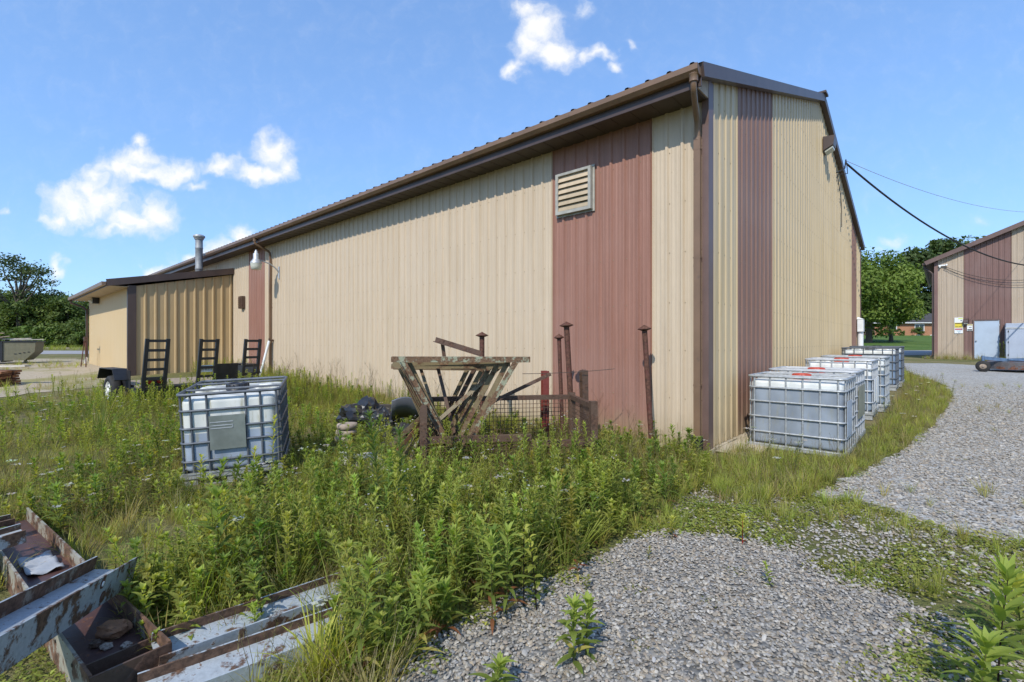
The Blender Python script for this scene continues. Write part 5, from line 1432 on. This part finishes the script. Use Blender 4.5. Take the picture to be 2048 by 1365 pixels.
def sample(poly, dens, ymax=1e9, ymin=-1e9, fall=None):
    """points in a world polygon; dens per square metre, thinned with distance"""
    xs = [p[0] for p in poly]; ys = [p[1] for p in poly]
    x0, x1, y0, y1 = min(xs), max(xs), max(min(ys), ymin), min(max(ys), ymax)
    n = int((x1 - x0) * (y1 - y0) * dens)
    X = rng.uniform(x0, x1, n); Y = rng.uniform(y0, y1, n)
    k = inpoly(poly, X, Y) & ~blocked(X, Y)
    if fall: k &= rng.random(n) < np.minimum(1, (fall[0] / np.maximum(np.hypot(X, Y), .1)) ** fall[1])
    return X[k], Y[k]

def clumpy(X, Y, s, thr, seed=0):
    from mathutils import noise as mn
    v = np.array([mn.noise(Vector((x * s + seed, y * s, seed * 1.7))) for x, y in zip(X, Y)])
    return v > thr

def clump_v(X, Y, s, lo, hi, seed=0):
    from mathutils import noise as mn
    v = np.array([mn.noise(Vector((x * s + seed, y * s, seed * 1.7))) for x, y in zip(X, Y)])
    return lo + (hi - lo) * np.clip(v * .9 + .5, 0, 1)

def field(name, label, cat, protos, X, Y, smin, smax, tilt=.12, tint=.18, mat='leaf', dz=0.0, size_by=None):
    N = len(X); pos = np.stack([X, Y, gnd(X, Y) + dz], 1)
    sc = rng.uniform(smin, smax, N)
    if size_by is not None: sc = sc * size_by
    V, Q, C = scatter(protos, pos, rng.uniform(0, 6.28, N), sc, tilt, tint)
    me = np_mesh(name, V, Q, C, M[mat]); o = bpy.data.objects.new(name, me); COL.objects.link(o)
    return tag(o, label, cat, None, 'stuff')

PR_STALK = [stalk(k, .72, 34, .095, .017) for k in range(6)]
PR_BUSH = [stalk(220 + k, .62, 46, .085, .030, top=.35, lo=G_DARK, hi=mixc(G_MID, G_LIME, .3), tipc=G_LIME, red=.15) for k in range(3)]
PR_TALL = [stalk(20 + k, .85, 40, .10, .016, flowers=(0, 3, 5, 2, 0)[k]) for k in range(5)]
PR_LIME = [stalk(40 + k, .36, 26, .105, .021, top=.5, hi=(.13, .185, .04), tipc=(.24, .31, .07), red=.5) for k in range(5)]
PR_TUFT = [tuft(60 + k, .30, 22, .07, .0055) for k in range(6)]
PR_GREEN = [tuft(70 + k, .34, 20, .06, .006, (G_MID, G_LIME), .05) for k in range(5)]
PR_DRYT = [tuft(80 + k, .22, 20, .10, .004, (G_YEL, STRAW), .45, .8, True) for k in range(5)]
PR_COV = [cover(90 + k, cols=(G_DARK, G_LIME)) for k in range(5)]
PR_CLO = [cover(100 + k, .10, 40, .018, .014, .035, (G_DARK, G_MID), flower=0) for k in range(4)]
PR_YAR = [yarrow(110 + k) for k in range(5)]
PR_DRY = [dry(120 + k) for k in range(5)]
PR_BROAD = [stalk(130 + k, .24, 14, .075, .028, top=.4, hi=G_MID, tipc=G_LIME) for k in range(5)]

# zones traced on the ground
Z_TALL = gpoly([(560, 1100), (610, 1030), (690, 1000), (860, 985), (1200, 965), (1225, 970), (1245, 1000), (1225, 1060), (1170, 1115), (1090, 1155), (1000, 1195), (930, 1235), (850, 1280), (760, 1365), (640, 1365), (700, 1240), (690, 1160), (560, 1210), (330, 1250), (260, 1210), (320, 1165), (480, 1095)])
Z_BASKET = gpoly([(690, 930), (830, 905), (1200, 905), (1210, 960), (1100, 1010), (700, 1010)])
Z_MEAD = gpoly([(-700, 1365), (-700, 800), (0, 800), (160, 790), (262, 785), (330, 790), (440, 770), (560, 765), (700, 775), (900, 800), (1000, 830), (1200, 880), (1420, 920), (1430, 960), (1280, 1060), (1050, 1170), (860, 1280), (780, 1365), (700, 1700), (-700, 2000)])
Z_WALL = [wloc(-.9, .2), wloc(-.03, .2), wloc(-.03, 17.6), wloc(-1.5, 17.6), wloc(-2.2, 11), wloc(-2.4, 8), wloc(-1.3, 5)]
Z_TOTE = gpoly([(1380, 935), (1480, 905), (1700, 925), (1740, 880), (1808, 790), (1806, 745), (1840, 755), (1893, 775), (1905, 800), (1868, 850), (1800, 905), (1720, 945), (1628, 990), (1560, 1010), (1440, 1010)])
Z_STRIP = gpoly([(1240, 1085), (1330, 1020), (1430, 950), (1560, 985), (1650, 1002), (1700, 1005), (1780, 1024), (1870, 1062), (1960, 1075), (2048, 1085), (2500, 1130), (2600, 1400), (2060, 1230), (1960, 1205), (1850, 1190), (1760, 1178), (1690, 1165), (1640, 1150), (1590, 1110), (1490, 1088), (1400, 1068), (1320, 1066)])
Z_CORNER = gpoly([(1700, 1365), (1780, 1300), (1860, 1240), (2048, 1200), (2600, 1250), (2700, 1900), (1700, 1900)])
Z_EDGE = gpoly([(760, 1365), (850, 1290), (930, 1235), (1050, 1175), (1180, 1125), (1250, 1095), (1270, 1115), (1180, 1160), (1060, 1205), (960, 1255), (880, 1310), (820, 1400)])

# tall weeds in the middle
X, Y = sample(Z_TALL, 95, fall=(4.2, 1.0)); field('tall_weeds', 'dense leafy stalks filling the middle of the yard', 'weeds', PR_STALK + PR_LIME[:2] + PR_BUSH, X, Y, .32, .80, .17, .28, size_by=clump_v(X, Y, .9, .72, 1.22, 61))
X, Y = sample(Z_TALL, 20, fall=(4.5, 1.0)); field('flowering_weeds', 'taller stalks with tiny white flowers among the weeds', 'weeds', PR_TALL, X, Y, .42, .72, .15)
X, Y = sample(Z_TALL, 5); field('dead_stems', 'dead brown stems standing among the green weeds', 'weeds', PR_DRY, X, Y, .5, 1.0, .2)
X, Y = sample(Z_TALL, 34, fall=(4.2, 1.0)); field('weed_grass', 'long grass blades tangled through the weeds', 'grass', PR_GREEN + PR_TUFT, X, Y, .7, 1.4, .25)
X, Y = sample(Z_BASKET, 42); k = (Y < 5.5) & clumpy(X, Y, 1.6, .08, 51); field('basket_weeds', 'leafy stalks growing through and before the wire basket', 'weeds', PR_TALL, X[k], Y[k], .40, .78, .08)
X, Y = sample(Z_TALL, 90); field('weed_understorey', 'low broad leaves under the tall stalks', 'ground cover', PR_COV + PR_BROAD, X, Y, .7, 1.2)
# meadow on the left
X, Y = sample(Z_MEAD, 75, ymax=16, fall=(4.5, 1.1)); field('meadow_grass', 'mixed green and straw grass of the left meadow', 'grass', PR_TUFT + PR_GREEN[:2] + PR_DRYT[:2], X, Y, .35, .78, .15)
X, Y = sample(Z_MEAD, 48, ymax=16, fall=(5, 1.0)); k = clumpy(X, Y, .7, .02, 3); field('dry_grass', 'patches of dry seeded grass in the meadow', 'grass', PR_DRYT, X[k], Y[k], .6, 1.2, .2)
X, Y = sample(Z_MEAD, 110, ymax=14, fall=(5, 1.0)); k = clumpy(X, Y, .8, -.22, 8); field('meadow_cover', 'low leafy cover between the meadow grass', 'ground cover', PR_COV + PR_BROAD + PR_LIME[:2], X[k], Y[k], .55, 1.1)
X = rng.uniform(-2.9, -.9, 420); Y = rng.uniform(1.2, 2.7, 420); k = ~inpoly([(-1.52, 2.12), (-1.72, 1.9), (-4.1, 3.6), (-3.85, 3.9)], X, Y)
field('beam_cover', 'low leaves on the ground round the steel beams', 'ground cover', PR_COV + PR_CLO, X[k], Y[k], .5, .9)
X, Y = sample(Z_MEAD, 9, ymax=10, fall=(6, 1.0)); k = clumpy(X, Y, .6, -.02, 12) & (Y > 3.3); field('yarrow', 'flat white yarrow heads scattered in the meadow', 'wildflowers', PR_YAR, X[k], Y[k], .7, 1.15)
X, Y = sample(Z_MEAD, 9, ymax=12, ymin=5); k = clumpy(X, Y, .5, .05, 15) & (X < -.4); field('meadow_stalks', 'green leafy stalks in the meadow beyond the tote', 'weeds', PR_STALK, X[k], Y[k], .45, .8)
# along the long wall
X, Y = sample(Z_WALL, 26); b_, a_ = local_wh(X, Y); k = (a_ > 6.0); field('wall_weeds', 'bright green weeds standing along the long wall', 'weeds', PR_STALK + [stalk(200 + q, .8, 36, .10, .02, hi=(.17, .225, .05)) for q in range(3)], X[k], Y[k], .32, .66)
X, Y = sample(Z_WALL, 30); field('wall_grass', 'thin grass at the foot of the long wall', 'grass', PR_TUFT + PR_DRYT[:2], X, Y, .5, .95)
X, Y = sample(Z_WALL, 5); k = (local_wh(X, Y)[1] < 13); field('dry_stalks', 'dry brown seed stalks before the long wall', 'weeds', PR_DRY, X[k], Y[k], .8, 1.35)
X, Y = sample(gpoly([(1030, 900), (1200, 905), (1420, 930), (1330, 985), (1080, 960)]), 55); field('corner_grass', 'fine dry grass in front of the maroon stripe', 'grass', PR_DRYT + PR_TUFT[:3], X, Y, .8, 1.4)
# trailer surroundings
X, Y = sample([(-9.6, 9.2), (-6.2, 8.4), (-5, 11), (-5.2, 13.2), (-7.0, 12.6), (-8.3, 10.4)], 24); field('trailer_weeds', 'bright weeds growing up round the back of the trailer', 'weeds', PR_STALK, X, Y, .55, .85)
# grass by the totes
X, Y = sample(Z_TOTE, 120, fall=(6, 1.0)); field('tote_grass', 'fresh green grass strip beside the row of totes', 'grass', PR_GREEN + PR_TUFT[:2], X, Y, .35, .72)
X, Y = sample(Z_TOTE, 110, ymax=8, fall=(6, 1.0)); field('tote_cover', 'low leaves under the grass beside the totes', 'ground cover', PR_COV + PR_CLO, X, Y, .6, 1.1)
X, Y = sample(Z_TOTE, 30, fall=(6, 1.0)); field('tote_seed_grass', 'seeded grass stems beside the totes', 'grass', PR_DRYT, X, Y, .6, 1.2)
X, Y = sample(Z_TOTE, 3); field('tote_flowers', 'white flower heads beside the totes', 'wildflowers', PR_YAR, X, Y, .9, 1.3)
# low strip across the gravel and the right-hand corner
X, Y = sample(Z_STRIP, 150, fall=(5, 1.0)); k = clumpy(X, Y, 1.3, -.20, 5) & ((X < Y * .86) | (rng.random(len(X)) < .45)); field('clover_strip', 'low clover and creeping leaves across the gravel', 'ground cover', PR_CLO + PR_COV, X[k], Y[k], .6, 1.1)
X, Y = sample(Z_STRIP, 60, fall=(5, 1.0)); k = clumpy(X, Y, .9, -.05, 9); field('strip_grass', 'short grass in the clover strip', 'grass', PR_GREEN + PR_TUFT[:2], X[k], Y[k], .3, .62)
X, Y = sample(Z_CORNER, 130, fall=(4, 1.0)); k = clumpy(X, Y, 1.6, -.02, 21); field('corner_cover', 'patchy creeping weeds in the lower right gravel', 'ground cover', PR_CLO + PR_COV, X[k], Y[k], .5, .95)
X, Y = sample(Z_EDGE, 60); field('edge_cover', 'low leaves along the gravel edge', 'ground cover', PR_COV + PR_CLO, X, Y, .5, .9)
X, Y = sample(W_GF, 9, ymax=4); k = clumpy(X, Y, 1.5, .15, 31); field('gravel_sprigs', 'small green sprigs in the front gravel', 'ground cover', PR_CLO + PR_BROAD[:1], X[k], Y[k], .25, .7)
X, Y = sample(W_GR, 5, ymax=14); k = clumpy(X, Y, .8, .12, 33); field('lane_sprigs', 'small weeds in the gravel lane', 'ground cover', PR_CLO + PR_TUFT[:2], X[k], Y[k], .35, .75)
# dirt lot and shed foot
X, Y = sample(gpoly([(-300, 800), (262, 790), (205, 730), (-200, 722)]), 5); k = clumpy(X, Y, .35, .02, 41); field('lot_grass', 'thin yellowish grass on the dirt lot', 'grass', PR_DRYT + PR_GREEN[:2], X[k], Y[k], .6, 1.2)
q = [sloc(-.5, .05)[:2], sloc(7, .05)[:2], sloc(7, 1.5)[:2], sloc(-.5, 1.1)[:2]]
X, Y = sample(q, 22); field('shed_grass', 'straggly grass along the foot of the shed', 'grass', PR_DRYT + PR_TUFT[:2], X, Y, .6, 1.3)
q = [sloc(2.55, .06)[:2], sloc(2.78, .06)[:2], sloc(2.78, .6)[:2], sloc(2.55, .6)[:2]]
X, Y = sample(q, 40); field('shed_weeds', 'weeds between the grey door and the cabinet', 'weeds', PR_STALK, X, Y, .9, 1.3)
X, Y = sample([(-80, 41.5), (-17, 40.5), (-17, 45.8), (-80, 45.8)], 3); field('verge_grass', 'green verge between the road and the service road', 'grass', PR_GREEN, X, Y, 1.0, 1.8)

# ---- plants one can point at
def plant(label, px, py, arr, s=1.0, cat='weed', name='tall_weed', rz=None, group=None):
    p = on_ground(px, py); V, Q, C = arr
    me = np_mesh(name, V * s, Q, np.clip(C * np.array([1.45, 1.35, 1.3]), 0, .62), M['leaf']); o = bpy.data.objects.new(name, me); COL.objects.link(o)
    o.location = p; o.rotation_euler = (random.uniform(-.06, .06), random.uniform(-.06, .06), random.uniform(0, 6) if rz is None else rz)
    return tag(o, label, cat, group)
LM = dict(top=.55, lo=(.10, .14, .035), hi=(.15, .20, .045), tipc=(.26, .33, .08), seg=5)
plant('lone leafy weed with two tops standing out in the front gravel', 1148, 1335, stalk(301, .27, 26, .10, .026, red=.25, **LM))
plant('second stem of the lone weed in the front gravel, slightly taller', 1172, 1318, stalk(302, .28, 24, .085, .024, red=.2, **LM))
plant('lime green seedling cut by the lower edge of the picture', 990, 1395, stalk(303, .14, 18, .10, .024, **LM), name='seedling')
g3 = 'lime topped weeds along the gravel edge'
for lb, px, py, h, sd_ in (('lime topped weed with red lower leaves in the middle of the gravel edge cluster', 985, 1255, .42, 304), ('tall lime topped weed at the left of the gravel edge cluster', 952, 1200, .42, 305), ('lime topped weed at the right of the gravel edge cluster', 1013, 1235, .46, 306),
    ('single lime weed standing left of the gravel edge cluster', 906, 1205, .40, 307), ('large pale lime weed near the lower edge left of the gravel', 722, 1372, .50, 308), ('lime weed with long leaves right of the pale one at the lower edge', 835, 1325, .38, 309), ('small lime seedling between the lower weeds and the cluster', 895, 1270, .22, 310), ('broad lime topped weed before the basket', 1105, 1105, .50, 311), ('small lime sprout beside the long leaved weed', 872, 1262, .22, 312)):
    plant(lb, px, py, stalk(sd_, h, 30, .115, .024, red=.45, **LM), group=g3)
plant('big leafy weed rising alone in the meadow before the tote', 437, 1190, stalk(315, .58, 30, .15, .032, seg=5, top=.4, lo=(.09, .13, .03), hi=(.14, .195, .04), tipc=(.20, .27, .06)))
plant('tall dark bushy weed standing above the others left of the basket', 765, 1095, stalk(316, .95, 80, .12, .016, lo=(.05, .085, .024), hi=(.075, .12, .034), tipc=(.09, .15, .045)))
plant('dark bushy weed beside the tall dark one', 800, 1085, stalk(317, .82, 64, .11, .016, lo=(.05, .085, .024), hi=(.08, .125, .034), tipc=(.09, .15, .045)))
plant('large weed with long leaves cut by the right edge of the picture', 1995, 1400, stalk(318, .50, 30, .20, .030, seg=5, stem=(.03, .02, .02), top=.5, lo=(.09, .13, .03), hi=(.14, .195, .045), tipc=(.24, .31, .07)))
plant('bushy lime weed in the lower right corner', 1960, 1440, stalk(319, .30, 34, .16, .028, seg=5, top=.6, lo=(.1, .15, .035), hi=(.16, .215, .05), tipc=(.26, .33, .08)))
plant('long leaved weed behind the lower right corner weeds', 2050, 1330, stalk(320, .36, 22, .16, .034, seg=5, top=.5, lo=(.09, .13, .03), hi=(.13, .18, .04)))
plant('bare dark stemmed weed with round leaves at the gravel edge', 1048, 1215, stalk(321, .48, 14, .06, .034, lo=(.05, .10, .02), stem=(.025, .018, .018), top=.3, rosette=False, seg=4))
plant('second bare dark stemmed weed at the gravel edge', 1073, 1222, stalk(322, .46, 14, .06, .032, lo=(.05, .10, .02), stem=(.025, .018, .018), top=.3, rosette=False, seg=4))
plant('reddish dying stalk with drooping leaves at the gravel edge', 1155, 1160, stalk(323, .34, 22, .09, .018, lo=(.13, .075, .035), hi=(.10, .12, .03), tipc=G_MID, red=.9, seg=4))
plant('short red stemmed weed at the end of the front gravel', 1485, 1090, stalk(324, .20, 14, .07, .02, stem=(.30, .03, .04), red=.6, seg=4))
plant('small reddish weed at the top edge of the front gravel', 1345, 1080, stalk(325, .16, 16, .06, .016, lo=(.12, .06, .04), red=.9))
plant('big fountain shaped clump of long grass in the left meadow', 197, 880, tuft(326, .78, 150, .22, .0055, ((.09, .135, .04), (.15, .19, .06)), .12, .75), cat='grass clump', name='grass_clump')
plant('clump of coarse grass at the lower edge beside the pale lime weed', 772, 1330, tuft(327, .26, 70, .10, .008, (G_DARK, G_MID), .08, .7), cat='grass clump', name='grass_clump')
plant('clump of bright broad grass above the end of the nearest beam', 640, 1360, tuft(328, .34, 46, .08, .010, (G_MID, G_LIME), .0, .6), cat='grass clump', name='grass_clump')
plant('leafy weed growing right in front of the single tote', 545, 985, stalk(329, .72, 38, .10, .018))
plant('short leafy weed left of the one before the single tote', 505, 985, stalk(330, .42, 30, .09, .018))
plant('weed with pale leaves before the left corner of the tote', 400, 995, stalk(331, .38, 26, .08, .018))
plant('broad headed yarrow on the nearest beam', 640, 1365, yarrow(332, .30), 1.15, cat='wildflower', name='yarrow_plant')
plant('tall yarrow with a wide head before the tote', 478, 1180, yarrow(333, .40), 1.1, cat='wildflower', name='yarrow_plant')
plant('low pinkish white clover patch in the lower right gravel', 1875, 1135, cover(334, .22, 120, .02, .016, .05, (G_DARK, G_MID), 12), cat='clover', name='clover_patch')['kind'] = 'stuff'

# ---- loose stones of the two gravel areas
def stone_protos(n=14):
    out = []
    bm = bmesh.new(); bmesh.ops.create_cube(bm, size=1); bmesh.ops.subdivide_edges(bm, edges=bm.edges[:], cuts=1, use_grid_fill=True)
    bm.verts.ensure_lookup_table(); V0 = np.array([v.co for v in bm.verts]); Q = np.array([[v.index for v in f.verts] for f in bm.faces]); bm.free()
    V0 = V0 / np.linalg.norm(V0, axis=1, keepdims=True) * .5
    for k in range(n):
        V = V0 * (1 + rng.uniform(-.22, .22, (len(V0), 1))); V = V * np.array([1, rng.uniform(.6, .95), rng.uniform(.42, .72)])
        out.append((V, Q, np.ones((len(V), 3))))
    return out
SP = stone_protos()
PAL = .75 * np.array([1.07, 1.0, .90]) * np.array([(.50, .50, .49), (.42, .42, .42), (.58, .57, .55), (.24, .24, .24), (.42, .38, .32), (.30, .29, .28), (.52, .46, .37), (.36, .33, .29), (.47, .48, .51), (.40, .34, .28), (.62, .61, .59)])
def stones(name, label, X, Y, s0, s1, dz=.0):
    N = len(X); pos = np.stack([X, Y, gnd(X, Y) + dz + rng.uniform(-.004, .016, N)], 1)
    V, Q, C = scatter(SP, pos, rng.uniform(0, 6.28, N), rng.uniform(s0, s1, N) * rng.choice([.7, 1, 1, 1.3], N), .7, 0)
    nv = len(SP[0][0]); C = PAL[rng.integers(0, len(PAL), N)] * rng.uniform(.8, 1.15, (N, 1)); d_ = clump_v(X, Y, .9, 0, 1, 71)[:, None]; C = C * (.86 + .2 * d_) * (1 - (1 - d_) * np.array([0, .03, .10])); C = np.repeat(C, nv, 0)
    me = np_mesh(name, V, Q, np.clip(C, 0, 1), M['stone'], False); o = bpy.data.objects.new(name, me); COL.objects.link(o)
    return tag(o, label, 'gravel', None, 'stuff')
near = [p for p in W_GF]
X, Y = sample(gpoly([(700, 1420), (800, 1330), (900, 1255), (1000, 1200), (1130, 1145), (1250, 1086), (1330, 1058), (1490, 1080), (1600, 1100), (1650, 1145), (1760, 1180), (1860, 1225), (2100, 1300), (2100, 1450), (820, 1450)]), 5200)
stones('gravel_stones', 'loose pale grey stones of the front gravel', X, Y, .011, .022, .003)
X, Y = sample(W_GR, 1500, ymax=14); k = (X < Y * 1.2) & (rng.random(len(X)) < np.clip((13.5 - Y) / 6.5, .0, 1))
stones('lane_stones', 'loose pale grey stones of the gravel lane', X[k], Y[k], .017, .032)
X, Y = sample(gpoly([(1620, 1180), (1700, 1130), (1800, 1040), (2048, 1060), (2300, 1200), (2300, 1700), (1800, 1700)]), 260)
stones('strip_stones', 'stones showing through the creeping weeds', X, Y, .012, .024)
X, Y = sample(Z_STRIP, 1300); k = clumpy(X, Y, 1.3, -.45, 5)
stones('strip_gravel', 'gravel lying between the clover patches', X, Y, .012, .026)

# ---- trees
def crown(rr, h, w, n, leaf_s, cols, base=.25, lumps=26, gap=.0, flat=1.0):
    """leaf sized faces in many clumps spread through an uneven crown"""
    r = np.random.default_rng(rr); cen = []; rad = []
    for i in range(lumps):
        t = r.random() ** .8; z = lerp(base, 1.0, t) * h
        prof = math.sin(math.pi * min(1, (.18 + .78 * t))) ** .7
        a = r.uniform(0, 6.28); d = w / 2 * prof * math.sqrt(r.random()) * .85
        cen.append((d * math.cos(a), d * math.sin(a), z - .08 * h)); rad.append(r.uniform(.07, .22) * w)
    cen = np.array(cen); rad = np.array(rad); k = r.integers(0, lumps, n)
    u = r.normal(size=(n, 3)); u /= np.linalg.norm(u, axis=1, keepdims=True)
    P = cen[k] + u * rad[k][:, None] * (r.random((n, 1)) ** .45) * np.array([1, 1, .72 * flat])
    nrm = u * .7 + r.normal(size=(n, 3)) * .6 + np.array([0, 0, .35]); nrm /= np.linalg.norm(nrm, axis=1, keepdims=True)
    t1 = np.cross(nrm, r.normal(size=(n, 3))); t1 /= np.linalg.norm(t1, axis=1, keepdims=True); t2 = np.cross(nrm, t1)
    s = leaf_s * r.uniform(.6, 1.4, (n, 1)); a = t1 * s; b = t2 * s * .6
    V = np.stack([P - a, P - b * .9 + a * .1, P + a, P + b * .9 + a * .1], 1).reshape(-1, 3)
    Q = np.arange(4 * n).reshape(-1, 4)
    lc_ = r.random(lumps)[k][:, None]; c = np.array(cols[0]) * (1 - lc_) + np.array(cols[1]) * lc_; c = c * r.uniform(.8, 1.2, (n, 1))
    return V, Q, np.repeat(c, 4, 0), cen

def tree(label, loc, h, w, n, leaf_s, cols, rr, group=None, name='tree', base=.25, lumps=26, trunk=True, flat=1.0):
    g = gz(loc[0], loc[1]); t = thing(name, label, 'tree', (loc[0], loc[1], g - .1), 0, group)
    V, Q, C, cen = crown(rr, h, w, n, leaf_s, cols, base, lumps, 0, flat)
    o = bpy.data.objects.new('crown', np_mesh('crown', V, Q, C, M['tleaf'], False)); COL.objects.link(o); o.parent = t
    if trunk:
        m = MB(); r = random.Random(rr); r0 = h * .028
        top = (r.uniform(-.04, .04) * h, r.uniform(-.04, .04) * h, h * .72)
        m.tube([(0, 0, -.2), (0, 0, h * .08), (top[0] * .4, top[1] * .4, h * .4), top], r0, 8, radii=[r0 * 1.3, r0, r0 * .7, r0 * .2])
        for i in r.sample(range(len(cen)), min(12, len(cen))):
            c = cen[i]; z0 = max(h * .15, min(h * .55, c[2] * .6)); q = z0 / (h * .72)
            m.tube([(top[0] * q, top[1] * q, z0), (c[0] * .5, c[1] * .5, (z0 + c[2]) * .5), tuple(c)], .1, 5, radii=[r0 * .5, r0 * .3, r0 * .1])
        m.build('trunk', M['bark'], t)
    return t
TD = ((.045, .072, .020), (.090, .128, .036)); TM = ((.065, .100, .024), (.135, .180, .045)); TL = ((.11, .165, .030), (.19, .25, .05))
gl = 'trees of the wood beyond the road'
spots = [((px - CX) / F * Y_, Y_, z_ * .93, w_, c_) for px, Y_, z_, w_, c_ in ((-30, 52, 11.6, 9.5, TD), (18, 55, 12.4, 10, TM), (62, 52, 11.4, 9.5, TM), (100, 55, 11.6, 9.5, TD), (138, 52, 10.4, 9, TM), (176, 55, 10.8, 9, TD), (-90, 54, 11.5, 10, TM), (-150, 52, 11, 10, TD), (215, 58, 10.5, 9, TM), (-210, 55, 11, 10, TM), (260, 60, 10.2, 9, TD), (112, 62, 13.0, 11, TM), (30, 62, 13.0, 11, TD))]
lbs = ['dark rounded tree left of the tall open one in the wood', 'broad tree in the wood behind the tall open one', 'bright green tree in the front of the wood', 'dark full tree in the middle of the wood', 'lower bright tree toward the lean-to end of the wood', 'dark tree of the wood just left of the lean-to eave', 'bushy tree of the wood outside the left edge, second row', 'dark tree of the wood beyond the left edge', 'tree of the wood partly behind the lean-to', 'outermost tree of the wood on the left', 'tree of the wood hidden behind the lean-to roof', 'tree of the rear row showing over the middle of the wood', 'tree of the rear row at the left of the wood']
for i, ((x, y, h, w, c), lb) in enumerate(zip(spots, lbs)):
    tree(lb, (x, y), h * .55, w * .85, 12000, .14, c, 400 + i, gl, base=.02, lumps=44)
tree('tall thin-crowned tree rising above the wood', (-52.4, 51), 10.4, 7.6, 2600, .13, ((.05, .07, .025), (.09, .12, .04)), 430, None, base=.60, lumps=34, flat=.8)
X = rng.uniform(-80, -20, 260); Y = 50.2 + rng.uniform(-1, 1, 260)
bp = []
for k in range(3):
    V, Q, C, _ = crown(450 + k, 1.7, 2.6, 700, .16, TM, .05, 10); bp.append((V, Q, C))
field('undergrowth', 'bushy undergrowth along the foot of the wood', 'undergrowth', bp, X, Y, .7, 1.3, .05, .2, 'tleaf')
gr = 'trees beyond the lawn'
for i, (px, Y_, ztop, w, n, ls, c, lb, lum) in enumerate((
    (1738, 62, 500, 12, 20000, .20, TL, 'light green tree next to the warehouse gable, in front of the others', 40),
    (1782, 66, 560, 7.5, 13000, .19, TL, 'lower light green tree hanging over the house roof', 24),
    (1690, 70, 520, 11, 9000, .28, TL, 'light green tree mostly hidden by the warehouse', 34),
    (1830, 118, 500, 22, 14000, .46, TD, 'tall dark tree behind the brick house', 40),
    (1900, 122, 470, 24, 15000, .48, TD, 'tallest dark tree rising over the shed roof', 44),
    (1770, 126, 540, 20, 12000, .46, TD, 'dark tree behind the light green one', 40),
    (1965, 120, 480, 20, 11000, .46, TM, 'dark tree behind the shed, its top over the roof slope', 36),
    (1860, 112, 590, 15, 10000, .42, TD, 'lower dark tree close behind the house roof', 34))):
    p = at(px, ztop, Y_); g = gz(p.x, Y_)
    tree(lb, (p.x, Y_), p.z - g, w, n, ls, c, 500 + i, gr, base=.12 if Y_ > 100 else (.26 if i == 0 else .40), lumps=lum)
for i, (x, y, s) in enumerate(((77.5, 98.2, 1.3), (83.0, 97.8, 1.2), (90.5, 96.5, 1.1), (79.2, 97, .8))):
    V, Q, C, _ = crown(470 + i, 1.5 * s, 2.4 * s, 900, .13, TM, .05, 10)
    o = bpy.data.objects.new('shrub', np_mesh('shrub', V, Q, C, M['tleaf'], False)); COL.objects.link(o); o.location = (x, y, gz(x, y) - .1)
    tag(o, ('shrub at the left end of the brick house', 'shrub under the middle window of the brick house', 'shrub by the right end of the brick house', 'small shrub beside the leftmost one at the brick house')[i], 'shrub', 'shrubs before the brick house')
